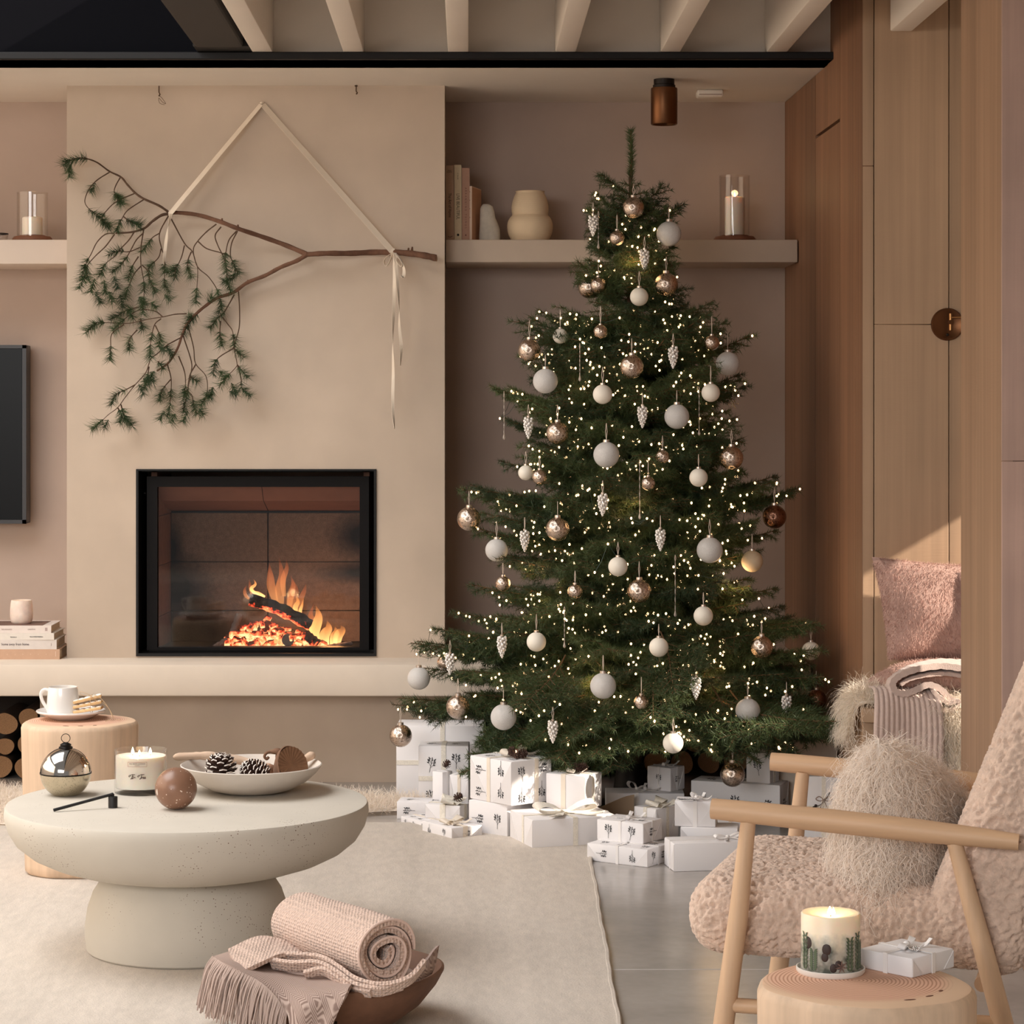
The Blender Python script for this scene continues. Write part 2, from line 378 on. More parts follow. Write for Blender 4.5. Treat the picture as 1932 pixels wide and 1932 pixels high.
# ------------------------------------------------------------------ television
t = thing('television', 'black flat television on the wall left of the chimney breast', 'television', (PX(-120, 8.76), 8.80, PZ(820, 8.76)))
xr, zt, zb = PX(50, 8.74), PZ(651, 8.74), PZ(988, 8.74); xl = xr-1.06
m_tv = mat('tv_frame', (38, 36, 38), .4); m_sc = mat('tv_screen', (3, 3, 4), .3, Specular_IOR_Level=.15)
MB().rbox(xl, xr, 8.74, 8.82, zb, zt, .003, 2).build('body', m_tv, t, True)
MB().box(xl+.014, xr-.016, 8.738, 8.7405, zb+.016, zt-.014).build('screen', m_sc, t, True)
f = MB(); f.box(xl, xr, 8.733, 8.7395, zt-.012, zt); f.box(xl, xr, 8.733, 8.7395, zb, zb+.014); f.box(xl, xl+.012, 8.733, 8.7395, zb, zt); f.box(xr-.014, xr, 8.733, 8.7395, zb, zt)
f.build('bezel', m_tv, t, True, smooth=False)
MB().box(xl+.3, xl+.7, 8.82, 8.835, zb+.1, zt-.1).build('wall_bracket', m_tv, t, True)

# ------------------------------------------------------------------ ceiling spot, detector, hooks
brass = mat('aged_bronze', (112, 74, 48), .38, .9, var=[(6, .18), (25, .1)])
dk = mat('dark_bronze', (34, 25, 20), .5, .4)
dd = 8.24; xs_ = PX(1253, dd)
t = thing('ceiling_spotlight', 'bronze cylinder spotlight under the soffit above the tree', 'spotlight', (xs_, dd, ZS))
MB().lathe([(0, 0), (.035, 0), (.035, -.018), (.030, -.020), (0, -.020)], 40).build('mount', dk, t)
MB().lathe([(.028, -.018), (.038, -.020), (.038, -.030), (.030, -.031)], 40).build('collar', dk, t)
MB().lathe([(.030, -.028), (.044, -.030), (.045, -.034), (.045, -.150), (.043, -.153), (.040, -.150), (.040, -.10), (0, -.10)], 48).build('body', brass, t)
MB().lathe([(0, -.104), (.034, -.104), (.034, -.110), (0, -.110)], 32).build('lamp', dk, t)
dd = 8.52
t = thing('smoke_detector', 'small white box detector on the soffit right of the bronze spotlight', 'detector', (PX(1339, dd), dd, ZS))
MB().rbox(-.046, .046, -.03, .03, -.026, 0, .008, 3).build('cover', white_paint, t)
MB().rbox(-.040, .040, -.0315, -.029, -.020, -.016, .0005, 1).build('vent', plaster_g, t)
wire = mat('dark_wire', (84, 60, 42), .6, .3)
t = thing('ceiling_hook', 'small hook with a twist of thin wire, top left of the chimney breast', 'hook', P(300, 162, DC-.02))
MB().tube([(0, 0, .0), (0, 0, -.022), (.004, -.004, -.03), (0, -.006, -.036)], .0022, 6).build('hook', wire, t)
MB().tube(smooth_line([(.001, -.006, -.034), (.012, -.008, -.044), (.024, -.006, -.062), (.012, -.006, -.056), (0, -.004, -.042), (.003, -.006, -.06), (.02, -.006, -.066)], 5), .0008, 5).build('wire', wire, t)
t = thing('ceiling_hook', 'small bare hook at the top of the chimney breast, right of the ribbon', 'hook', P(672, 161, DC-.02))
MB().tube([(0, 0, .0), (0, 0, -.020), (.004, -.003, -.026), (.001, -.005, -.031)], .0024, 6).build('hook', wire, t)
MB().ell((0, 0, -.002), .006, .006, .003, 10, 6).build('base_plate', wire, t)

# ------------------------------------------------------------------ alcove lamp
dl = DN; lx, lz = PX(1787, dl), PZ(612, dl)
t = thing('wall_lamp', 'round bronze wall lamp with a jointed arm on the limed alcove boards', 'wall lamp', (lx, dl, lz))
MB().lathe([(0, 0), (.0485, 0), (.0485, .006), (.046, .0095), (.041, .0095), (.039, .008), (0, .0095)], 48).build('backplate', brass, t).rotation_euler = (R_(90), 0, 0)
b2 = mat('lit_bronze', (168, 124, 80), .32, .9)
MB().tube([(.008, -.012, -.018), (.008, -.012, .032)], .0048, 10).build('pivot', b2, t)
MB().tube([(.008, -.004, .006), (.008, -.02, .006)], .007, 10).build('knuckle', brass, t)
MB().tube([(.008, -.014, .020), (.16, -.08, .022)], .0026, 8).build('arm', b2, t)
MB().ell((-.001, -.011, -.031), .0045, .004, .0045, 10, 6).build('switch', dk, t)
MB().lathe([(.02, .02), (.05, -.06), (.048, -.06), (.018, .02)], 24, (.18, -.088, .0)).build('lamp_shade', brass, t)

# ------------------------------------------------------------------ rug
rugm = mat('woven_wool', (219, 208, 196), .95, var=[(1.2, .04), (60, .08, (1, .3, 1)), (300, .16), (3.2, .09, (2.4, .03, 1))], bump=[(130, .5, .004, 'waveY', (1, 1, 1)), (240, .45, .003, 'noise'), (14, .1, .004, 'noise', (3, .2, 1))])
rp = []
xa, ya = PX(1108, 7.218), 7.218; xb, yb = PX(1166, 5.07), 5.07
def rug(u, v):
    y = 7.52+v*(2.4-7.52); xr_ = xb+(y-yb)/(ya-yb)*(xa-xb)+.0015*math.sin(y*9)+.001*math.sin(y*31)
    x = -3.4+u*(xr_+3.4); return x, y, .010
r = MB().grid(lambda u, v: rug(u, v), 120, 160); vs = np.array(r.v[0]); nb = len(vs)
b_ = vs.copy(); b_[:, 2] = .0005
edge = [i*160 for i in range(120)]+[119*160+j for j in range(160)]+[i*160+159 for i in range(119, -1, -1)]+[j for j in range(159, -1, -1)]
edge = list(dict.fromkeys(edge)); k = len(edge); r.add(vs[edge]*[1, 1, 0]+[0, 0, .0005], [], 0)
for i in range(k): r.f.append((edge[i], nb+i, nb+(i+1) % k, edge[(i+1) % k])); r.m.append(0)
rt = thing('rug', 'large cream flat-woven wool rug under the coffee table', 'rug', (-1.0, 5.0, 0))
r.build('weave', rugm, rt, True, ang=60)
sel = MB(); pts = [rug(1, v) for v in np.linspace(0, 1, 120)]; sel.tube([(p[0], p[1], .0075) for p in pts], .0062, 6)
sel.build('selvedge', rugm, rt, True)
for q in range(0):                                       # the slightly raised warp stripes
    xx = (-1.55, -1.2, -.85, -.45, -.1, .1, .26)[q]
    MB().rbox(xx, xx+.012, 2.5, 7.5, .0085, .0104, .0004, 1).build('warp_stripe', rugm, rt, True)

# ------------------------------------------------------------------ sheepskin on the floor
def fur_mat(name, col, var=.10): return wool_mat(name, col, .4, var, 18)
fur_c = fur_mat('cream_fleece', (250, 240, 228))
def fleece(name, m, par, world, basev, basef, n, length, kindpart='fleece', **k):
    p, nr = on_mesh(basev, basef, n); v, f = strands(p, nr, length, **k)
    mb = MB(); mb.addnp(v, f); return mb.build(kindpart, m, par, world, ang=None, kind='stuff')
def skin_grid(u, v):
    a = 2*math.pi*u; wob = 1+.13*math.sin(3*a+.4)+.07*math.sin(7*a)
    rx, ry = .98*wob, .26*wob
    rr = v**.8; return -1.16+rx*rr*math.cos(a), 7.74+ry*rr*math.sin(a), .014+.022*(1-v**4)
t = thing('sheepskin_rug', 'long fluffy cream sheepskin rug on the floor before the chimney base', 'sheepskin', (-1.14, 7.8, 0))
g = MB().grid(skin_grid, 60, 8, closed_u=True); gv, gf = g.v[0].copy(), list(g.f)
g.build('hide', fur_c, t, True)
fleece('fleece', fur_c, t, True, gv, gf, 22000, .042, seg=4, width=.0026, curl=.5, grav=.5, jitter=.6)
# ------------------------------------------------------------------ coffee table
stone = mat('cast_stone', (202, 195, 183), .8, var=[(1.6, .04), (11, .03)], bump=(60, .08, .002, 'noise'))
def speckle(m, scale, size, col, keep=.0):
    """scattered pits: voronoi dots mixed over the base colour"""
    nt = m.node_tree; N = nt.nodes; L = nt.links; b = N['Principled BSDF']; inp = b.inputs['Base Color']
    tc = N.new('ShaderNodeTexCoord'); v = N.new('ShaderNodeTexVoronoi'); v.inputs['Scale'].default_value = scale; L.new(tc.outputs['Object'], v.inputs['Vector'])
    n = N.new('ShaderNodeTexNoise'); n.inputs['Scale'].default_value = 6; L.new(tc.outputs['Object'], n.inputs['Vector'])
    r = N.new('ShaderNodeMapRange'); r.inputs['From Min'].default_value = .42; r.inputs['From Max'].default_value = .75; r.inputs['To Min'].default_value = keep; r.inputs['To Max'].default_value = size; L.new(n.outputs['Fac'], r.inputs[0])
    lt = N.new('ShaderNodeMath'); lt.operation = 'LESS_THAN'; L.new(v.outputs['Distance'], lt.inputs[0]); L.new(r.outputs[0], lt.inputs[1])
    mx = N.new('ShaderNodeMix'); mx.data_type = 'RGBA'; L.new(lt.outputs[0], mx.inputs[0])
    if inp.links: L.new(inp.links[0].from_socket, mx.inputs[6])
    else: mx.inputs[6].default_value = inp.default_value
    mx.inputs[7].default_value = (*lin(col), 1); L.new(mx.outputs[2], inp)
speckle(stone, 130, .22, (120, 98, 82))
TX, TY, TZ = PX(354, 5.76), 5.76, .354
t = thing('coffee_table', 'round pale cast-stone coffee table with a bowl-shaped top on a domed pedestal', 'coffee table', (TX, TY, .011))
top = [(0, TZ-.011), (.418, TZ-.011), (.4235, TZ-.0125), (.426, TZ-.017), (.4275, TZ-.035), (.419, .288), (.400, .257), (.368, .231), (.325, .210), (.275, .194), (.224, .183), (.16, .177), (0, .175)]
MB().lathe(top[::-1], 128).build('table_top', stone, t, ang=30)
ped = [(0, 0), (.232, 0), (.236, .004), (.240, .03), (.240, .06), (.234, .10), (.222, .135), (.204, .163), (.185, .182), (0, .186)]
MB().lathe(ped, 96).build('pedestal', stone, t, ang=30)

# ---- things on the coffee table
def mercury(name, tint, dark, scale=45, rough=.12):
    m = bpy.data.materials.new(name); m.use_nodes = True; nt = m.node_tree; N = nt.nodes; L = nt.links; b = N['Principled BSDF']
    b.inputs['Metallic'].default_value = 1; b.inputs['Roughness'].default_value = rough
    tc = N.new('ShaderNodeTexCoord'); n = N.new('ShaderNodeTexNoise'); n.inputs['Scale'].default_value = scale; n.inputs['Detail'].default_value = 6; n.inputs['Roughness'].default_value = .7; L.new(tc.outputs['Object'], n.inputs[0])
    cr = N.new('ShaderNodeValToRGB'); cr.color_ramp.elements[0].position = .34; cr.color_ramp.elements[0].color = (*lin(dark), 1); cr.color_ramp.elements[1].position = .47; cr.color_ramp.elements[1].color = (*lin(tint), 1)
    L.new(n.outputs['Fac'], cr.inputs[0]); L.new(cr.outputs[0], b.inputs['Base Color'])
    bn = N.new('ShaderNodeBump'); bn.inputs['Strength'].default_value = .2; bn.inputs['Distance'].default_value = .05; L.new(n.outputs['Fac'], bn.inputs['Height']); L.new(bn.outputs[0], b.inputs['Normal'])
    MATS[name] = m; return m
silver = mat('bright_silver', (225, 215, 205), .08, 1.0, var=(9, .06)); goldg = mat('pale_gold_glass', (198, 186, 162), .22, .75, var=(30, .12)); speckle(goldg, 300, .28, (70, 60, 44), .1)
p = Pz(124, 1500, TZ); r = .0607
t = thing('mercury_glass_candle', 'silver mercury-glass globe candle with a lid and ring on the coffee table', 'candle', (p.x, p.y, TZ))
zc = .054
lo = [(0, 0), (.028, 0), (.032, .002)]+[(r*math.cos(a), zc+r*math.sin(a)) for a in np.linspace(-.98, -.02, 16)]
MB().lathe(lo, 56).build('base', goldg, t)
MB().lathe([(r*math.cos(a), zc+r*math.sin(a)) for a in np.linspace(.02, 1.28, 18)]+[(0, zc+r*.985)], 56).build('lid', silver, t)
blk = mat('blackened_metal', (34, 30, 28), .4, .8)
MB().lathe([(r-.002, zc-.0018), (r+.0012, zc-.0018), (r+.0012, zc+.0012), (r-.002, zc+.0012)], 56).build('rim', blk, t)
cp = MB().lathe([(.017, zc+r-.004), (.0165, zc+r+.001), (.013, zc+r+.003), (.0135, zc+r+.007), (.009, zc+r+.010), (.004, zc+r+.012), (0, zc+r+.0125)], 24).build('finial', blk, t)
MB().tube([(.0105*math.cos(a), 0, zc+r+.0218+.0105*math.sin(a)) for a in np.linspace(0, 2*math.pi, 25)], .0009, 6).build('ring', blk, cp)

# flames, wicks
fl_m = emit('candle_flame', (1, .72, .34), 22)
wick = mat('wick', (40, 30, 24), .9)
def flame_mb(x, y, z, h, r): return MB().lathe([(0, z), (r*.7, z+h*.08), (r, z+h*.25), (r*.8, z+h*.5), (r*.4, z+h*.78), (0, z+h)], 14, (x, y, 0))
def candle_light(name, loc, e, parent=None):
    o = lamp('POINT', name, loc, e, (1, .62, .30), shadow_soft_size=.012); o.parent = parent; return o
wax = mat('soft_wax', (238, 229, 214), .45, var=(6, .03), Subsurface_Weight=.6, Subsurface_Radius=(.03, .018, .010), Subsurface_Scale=.6)
ink = mat('brown_ink', (66, 46, 36), .8)
def wrap(o, rad):                                          # bends flat print (x, z; facing -y) around a jar of radius rad
    for v in o.data.vertices:
        a = v.co.x/rad; off = v.co.y; v.co.x = (rad-off)*math.sin(a); v.co.y = -(rad-off)*math.cos(a)
def flat_text(name, body, size, m, parent, z, rad, sx=1, shear=0, x=0, space=1.0):
    o = text(name, body, size, m, parent, (0, 0, 0), (0, 0, 0), .0001, shear=shear, space=space)
    for v in o.data.vertices: v.co = Vector((v.co.x*sx+x, -v.co.z, v.co.y+z))
    o.scale = (1, 1, 1); wrap(o, rad); return o
p = Pz(265.5, 1495, TZ); R0 = .0637
t = thing('glass_jar_candle', 'three-wick white candle burning in a clear glass jar on the coffee table', 'candle', (p.x, p.y, TZ))
MB().lathe([(0, 0), (.060, 0), (R0-.001, .002), (R0, .005), (R0, .1025), (R0-.0008, .1045), (R0-.0022, .1045), (R0-.003, .1025), (R0-.003, .013), (0, .012)], 72).build('jar', pane, t)
MB().lathe([(0, .0135), (R0-.0034, .0145), (R0-.0034, .0895), (R0-.006, .0885), (0, .0880)], 64).build('wax', wax, t)
for k, (a, b_) in enumerate(((-.021, .012), (-.002, -.010), (.022, .010))):
    wk = MB().tube([(a, b_, .087), (a+.0006, b_, .0935)], .0007, 6).build('wick', wick, t)
    flame_mb(a, b_, .0915, (.017, .013, .016)[k], .0036).build('flame', fl_m, wk)
candle_light('jar_candle_light', (p.x, p.y, TZ+.112), .07)
lab = MB()                                                 # printed label frame, wrapped on the glass
for x0, x1, z0, z1 in ((-.0235, .0235, .0815, .0821), (-.0235, .0235, .0706, .0712), (-.0235, -.0229, .0706, .0821), (.0229, .0235, .0706, .0821)):
    n = 14
    for i in range(n):
        a, b_ = x0+(x1-x0)*i/n, x0+(x1-x0)*(i+1)/n
        lab.box(a, b_, -.0002, 0, z0, z1)
lb = lab.build('label_frame', mat('rose_ink', (176, 118, 96), .7), t, smooth=False); wrap(lb, R0+.0003)
flat_text('label_text', 'THE WHITE COMPANY', .0046, ink, t, .0776, R0+.0002, .80, space=1.05)
flat_text('label_text', 'LONDON', .0026, ink, t, .0735, R0+.0002, .9, space=1.2)
scr = MB()                                                 # handwritten 'Fir Tree'
def stroke(pts, w=.00055):
    q = smooth_line([(x*.001, 0, z*.001) for x, z in pts], 5); scr.band(q, Vector((.6, 0, .8)), w, .0003)
for dx in (-21, 1):
    stroke([(dx+4, 6), (dx+1.5, 5.2), (dx, 3), (dx+2.5, 2.6), (dx+5, 5.5), (dx+9, 7.2), (dx+14, 7.0), (dx+16, 7.6)], .0006)
    stroke([(dx+10.5, 7), (dx+9, 3), (dx+7.4, -1), (dx+5.6, -2.2), (dx+5, -1)], .0007)
stroke([(-13, 3.4), (-10.5, 3.6), (-8.2, 3.9)], .0005)     # bar of the F
stroke([(-11.2, 2), (-12.2, -.8), (-11.2, -1.8), (-9.2, .4)]); stroke([(-10.7, 4.2), (-10.5, 4.5)])
stroke([(-9.2, 1.8), (-10, -1.8)]); stroke([(-9.8, 0), (-8, 1.8), (-6.6, 1.6), (-6.3, .6), (-3.6, 1.2)])
stroke([(11, 1.8), (10, -1.8)]); stroke([(10.2, 0), (12, 1.9), (13.2, 1.5)])
for dx in (13, 17): stroke([(dx+.6, -.2), (dx+2.6, 1), (dx+2.4, 2), (dx+1, 1.4), (dx+.6, -.8), (dx+1.8, -1.8), (dx+4, 0)])
so = scr.build('script_lettering', ink, t)
for v in so.data.vertices: v.co.z = v.co.z*1.15+.044
wrap(so, R0+.0003)

soap = mat('brown_soapstone', (138, 102, 82), .33, var=[(8, .18), (28, .12)]); speckle(soap, 110, .34, (226, 206, 190), .08)
p = Pz(332, 1527, TZ)
t = thing('stone_ball', 'brown polished stone ball with pale flecks on the coffee table', 'ball', (p.x, p.y, TZ))
MB().ell((0, 0, .0485), .0485, n=48, k=32).build('ball', soap, t)
MB().ell((-.0395, -.0245, .046), .0022, .006, .010, 14, 8, mtx=Matrix.Rotation(R_(32), 4, 'Z')).build('pale_inclusion', mat('pale_fleck', (220, 206, 192), .4), t)

mb_black = mat('matt_black', (22, 20, 20), .55)
p = Pz(213, 1524, TZ); e = Pz(101, 1532, TZ)
t = thing('candle_snuffer', 'black metal candle snuffer lying at the front of the coffee table', 'snuffer', (p.x, p.y, TZ))
MB().lathe([(0, .024), (.0095, .024), (.0095, 0), (.0108, 0), (.0108, .025), (.0103, .026), (0, .026)], 32).build('bell', mb_black, t)
MB().tube([(0, 0, .024), (0, 0, .0305), (-.004, 0, .0325)], .0036, 10).build('hinge', mb_black, t)
MB().tube([(.001, 0, .0320), (e.x-p.x, e.y-p.y, .0042)], [.0034, .0036], 10).build('handle', mb_black, t)

bowl_m = mat('pale_concrete_bowl', (208, 198, 188), .75, var=(14, .04), bump=(50, .06, .002, 'noise'))
p = Pz(474, 1493, TZ); BX, BY = p.x, p.y
t = thing('concrete_bowl', 'wide shallow pale grey bowl holding driftwood and pine cones', 'bowl', (BX, BY, TZ))
MB().lathe([(0, 0), (.07, 0), (.10, .008), (.135, .026), (.158, .046), (.170, .062), (.1715, .0655), (.169, .067), (.1655, .065), (.152, .049), (.128, .030), (.09, .014), (0, .010)], 96).build('bowl', bowl_m, t)
drift = mat('driftwood', (202, 176, 154), .85, var=[(20, .22, (.5, 3, 3)), (9, .22)], bump=(60, .4, .004, 'noise', (.4, 2, 2)))
z = TZ
t = thing('driftwood', 'bleached driftwood stick lying across the back of the grey bowl', 'driftwood', (BX, BY+.09, TZ+.07))
pts = [P(327, 1429, 5.98), P(350, 1427, 5.98), P(385, 1426, 5.98), P(420, 1429, 5.98), P(460, 1436, 5.97), P(485, 1443, 5.96), P(505, 1451, 5.94), P(530, 1456, 5.93)]
MB().tube(smooth_line(pts, 5), [.004, .008, .0095, .010, .0095, .0095, .0092, .009, .010, .009]+[.0105+.001*math.sin(k) for k in range(15)]+[.011+.002*math.sin(k*1.7) for k in range(10)]+[.009], 12).build('stick', drift, t, True)
MB().tube(smooth_line([P(500, 1448, 5.95), P(525, 1455, 5.96), P(560, 1440, 5.98), P(585, 1427, 5.98), P(593, 1421, 5.98)], 5), [.012+.003*math.sin(k*2.1) for k in range(10)]+[.010, .010, .009, .009, .010, .011, .011, .010, .009, .007, .004], 12).build('side_limb', drift, t, True)
MB().ell(P(508, 1452, 5.93), .017, .014, .014, 14, 10).build('knot', mat('driftwood_knot', (150, 112, 88), .9, var=(30, .2), bump=(80, .5, .004, 'noise')), t, True)
cone_d = mat('pine_cone_brown', (74, 50, 40), .8, var=(40, .2)); cone_w = mat('frosted_tip', (232, 224, 216), .7)
def pinecone(R, H, n=70, tip=True, jit=.1):
    mb = MB(); ga = 2.39996
    mb.ell((0, 0, H*.45), R*.45, R*.45, H*.45, 10, 8)
    for i in range(n):
        f = i/(n-1); z = H*(.04+.92*f); rr = R*(math.sin(math.pi*(.18+.74*f))**.8); a = i*ga+random.uniform(-jit, jit)
        o = Vector((math.cos(a), math.sin(a), 0)); s = Vector((-math.sin(a), math.cos(a), 0)); up = Vector((0, 0, 1))
        tilt = -.15+1.0*f; out = (o*math.cos(tilt)+up*math.sin(tilt)); nn = (up*math.cos(tilt)-o*math.sin(tilt))
        w_ = R*.30*(1-.45*f); b0 = up*z+o*rr*.30; b1 = up*z+out*rr; th = R*.07
        vs = [b0-s*w_*.4, b0+s*w_*.4, b1+s*w_, b1+out*R*.10, b1-s*w_, b0-s*w_*.4-nn*th, b0+s*w_*.4-nn*th, b1+s*w_-nn*th, b1+out*R*.10-nn*th*.6, b1-s*w_-nn*th]
        mb.add([v[:] for v in vs], [(0,1,2,3,4), (9,8,7,6,5), (0,5,6,1), (1,6,7,2), (4,9,5,0)], 0)
        mb.add([v[:] for v in (vs[2], vs[3], vs[4], vs[7], vs[8], vs[9], b1+out*R*.13+nn*th*.6)], [(0,3,4,1), (1,4,5,2), (0,1,6), (1,2,6)], 1 if tip else 0)
    return mb
t = thing('pine_cone', 'open upright frosted pine cone in the grey bowl', 'pine cone', P(417, 1470, 5.83))
pc = pinecone(.037, .052, 64).mesh('scales', [cone_d, cone_w], smooth=False); so = link('scales', pc, t)
MB().tube([(0, 0, .045), (.002, 0, .055), (.006, 0, .060)], .003, 6).build('stalk', cone_d, t)
t = thing('pine_cone', 'closed frosted pine cone lying on its side beside the dried pod', 'pine cone', P(480, 1464, 5.83))
so = link('scales', pinecone(.030, .060, 80).mesh('scales', [cone_d, cone_w], smooth=False), t); so.rotation_euler = (R_(-10), R_(-72), 0); so.location = (.03, 0, 0)
pod = mat('dried_pod', (118, 84, 62), .8, var=(25, .2), bump=(70, .4, .003, 'noise')); podin = mat('dried_pod_flesh', (128, 92, 66), .85, var=(60, .18))
t = thing('dried_pod', 'brown dried seed pod with curled stem and ribbed face in grey bowl', 'dried pod', P(545, 1462, 5.85))
ax = Vector((.62, -.66, .30)).normalized(); q = Vector((0, 0, 1)).rotation_difference(ax).to_matrix().to_4x4()
cent = P(552, 1443, 5.86)-P(545, 1462, 5.85)
cone_ = MB().lathe([(.0445, 0), (.0465, -.003), (.044, -.012), (.034, -.030), (.020, -.052), (.010, -.066), (0, -.070)], 40, wob=lambda a, z: 1+.05*math.sin(3*a))
o = cone_.build('shell', pod, t); o.matrix_local = Matrix.Translation(cent) @ q
face = MB().grid(lambda u, v: ((.0445*v)*math.cos(6.2832*u), (.0445*v)*math.sin(6.2832*u), -.004+.006*v*v+.0012*math.sin(u*6.2832*26)*v), 130, 10, closed_u=True)
o = face.build('ribbed_face', podin, t); o.matrix_local = Matrix.Translation(cent) @ q
a0 = cent-ax*.062
MB().tube(smooth_line([cent-ax*.045, P(527, 1421, 5.88)-P(545, 1462, 5.85), P(515, 1418, 5.88)-P(545, 1462, 5.85), P(504, 1420, 5.88)-P(545, 1462, 5.85), P(499, 1427, 5.88)-P(545, 1462, 5.85), P(503, 1432, 5.88)-P(545, 1462, 5.85), P(507, 1428, 5.88)-P(545, 1462, 5.85)], 6), [.016-.0125*min(1, k/14) for k in range(37)], 10).build('stem', pod, t)

# ------------------------------------------------------------------ tree-stump stools
def stump_mats():
    side = mat('peeled_log_side', (212, 184, 157), .7, var=[(3, .16, (3, 3, .5)), (14, .16, (3, 3, .12)), (1.6, .12)], bump=(30, .25, .004, 'noise', (2, 2, .15)))
    topm = bpy.data.materials.new('growth_rings'); topm.use_nodes = True; nt = topm.node_tree; N = nt.nodes; L = nt.links; b = N['Principled BSDF']; b.inputs['Roughness'].default_value = .7
    tc = N.new('ShaderNodeTexCoord'); mp = N.new('ShaderNodeMapping'); L.new(tc.outputs['Object'], mp.inputs[0]); mp.inputs['Location'].default_value = (.012, -.02, 0); mp.inputs['Scale'].default_value = (1, 1.04, 0)
    wv = N.new('ShaderNodeTexWave'); wv.wave_type = 'RINGS'; wv.rings_direction = 'Z'; wv.inputs['Scale'].default_value = 52; wv.inputs['Distortion'].default_value = .9; wv.inputs['Detail'].default_value = 1; wv.inputs['Detail Scale'].default_value = .12; L.new(mp.outputs[0], wv.inputs[0])
    ln = N.new('ShaderNodeVectorMath'); ln.operation = 'LENGTH'; L.new(mp.outputs[0], ln.inputs[0])
    r1 = N.new('ShaderNodeMapRange'); r1.inputs[1].default_value = .125; r1.inputs[2].default_value = .148; L.new(ln.outputs[1], r1.inputs[0])
    cr = N.new('ShaderNodeValToRGB'); cr.color_ramp.elements[0].color = (*lin((188, 138, 112)), 1); cr.color_ramp.elements[1].color = (*lin((226, 184, 158)), 1); cr.color_ramp.elements[0].position = .05; cr.color_ramp.elements[1].position = .6; L.new(wv.outputs['Fac'], cr.inputs[0])
    mx = N.new('ShaderNodeMix'); mx.data_type = 'RGBA'; L.new(r1.outputs[0], mx.inputs[0]); L.new(cr.outputs[0], mx.inputs[6]); mx.inputs[7].default_value = (*lin((222, 190, 160)), 1); L.new(mx.outputs[2], b.inputs['Base Color'])
    return side, topm
log_side, rings = stump_mats()
def stump(label, x, y, z0, h, r, taper, ph):
    t = thing('stump_stool', label, 'stool', (x, y, z0))
    def wob(a, z): return 1+.022*math.sin(2*a+ph)+.014*math.sin(5*a+ph*2)+.008*math.sin(9*a+z*6)
    prof = [(r*taper-.008, 0), (r*taper, .008)]+[(r*(taper+(1-taper)*f), h*f) for f in np.linspace(.06, .965, 14)]+[(r-.003, h-.006), (r-.008, h-.0015)]
    MB().lathe(prof, 96, wob=wob).build('log', log_side, t, ang=50)
    MB().lathe([(r-.008, h-.0015), (r-.012, h), (r*.5, h), (0, h)], 96, wob=wob).build('cut_face', rings, t)
    for k in range(3):
        b = MB(); a = -1.9+ph*.4+k*.35; b.ell((math.cos(a)*r*.72, math.sin(a)*r*.72, h+.0003), .010-.002*k, .0028, .0006, 12, 6, mtx=Matrix.Rotation(a+1.4, 4, 'Z'))
        b.build('crack', mat('knot_brown', (110, 70, 52), .8), t)
    return t
S1X, S1Y, S1Z = PX(150, 6.74), 6.74, .421
stump('pale tree-stump stool behind the coffee table, holding the mug and saucer', S1X, S1Y, .011, S1Z-.011, .158, .94, .4)
S2X, S2Y, S2Z = PX(1633, 3.68), 3.68, .411
stump('pale tree-stump stool in front of the armchair, holding the botanical candle', S2X, S2Y, 0, S2Z, .160, .985, 1.9)

# ---- mug, saucer and biscuits
cer = mat('glazed_stoneware', (232, 228, 224), .18, var=(8, .02), Coat_Weight=.5)
p = Pz(134, 1356, S1Z); MX, MY = p.x, p.y
t = thing('saucer', 'white oval-rimmed saucer under the mug on the stump stool', 'saucer', (MX, MY, S1Z))
MB().lathe([(0, .003), (.045, .003), (.048, 0), (.052, .0005), (.072, .010), (.090, .020), (.0955, .0235), (.0965, .0225), (.0950, .0195), (.0955, .0245), (.0935, .0255), (.088, .0225), (.068, .0125), (.048, .0065), (0, .006)], 72).build('plate', cer, t)
t = thing('mug', 'white stoneware mug standing on the saucer', 'mug', (PX(119, MY-.005), MY-.005, S1Z+.0066))
MB().lathe([(0, 0), (.036, 0), (.0425, .003), (.0450, .010), (.0455, .022), (.0440, .050), (.0415, .076), (.0400, .0825), (.0390, .0832), (.0380, .0825), (.0392, .070), (.0415, .040), (.042, .015), (.036, .007), (0, .006)], 64).build('body', cer, t)
MB().tube(smooth_line([(-.038, 0, .073), (-.050, 0, .0755), (-.059, 0, .070), (-.0615, 0, .058), (-.057, 0, .043), (-.049, 0, .030), (-.0425, 0, .021)], 6), .0048, 10).build('handle', cer, t)
MB().lathe([(0, .058), (.0395, .058)], 32).build('milk', mat('milky_drink', (226, 214, 200), .25), t)
bis = mat('shortbread', (222, 184, 134), .9, var=(60, .12), bump=(120, .3, .002, 'noise')); sug = mat('icing_sugar', (246, 240, 232), .95, var=(80, .06), bump=(90, .6, .004, 'noise'))
twine = mat('twine', (206, 178, 144), .9)
bc = P(166, 1340, MY-.02); tl = R_(-14)
lab_b = ('top sugared shortbread finger of the tied stack on the saucer', 'middle sugared shortbread finger of the tied stack on the saucer', 'bottom sugared shortbread finger of the tied stack on the saucer')
for k in range(3):
    zz = S1Z+.058-.0145*k
    t = thing('shortbread', lab_b[k], 'biscuit', (bc.x+.002*(k-1), bc.y-.004*k, zz)); t['group'] = 'shortbread fingers on the saucer'
    t.rotation_euler = (0, R_(-13+2*k), R_(8-6*k))
    MB().rbox(-.040, .040, -.018, .018, -.0045, .0035, .0025, 2).build('biscuit', bis, t)
    s = MB()
    for i in range(5): s.ell((-.032+.016*i, 0, .0035), .0085, .0165, .0022, 14, 8)
    s.build('sugar', sug, t)
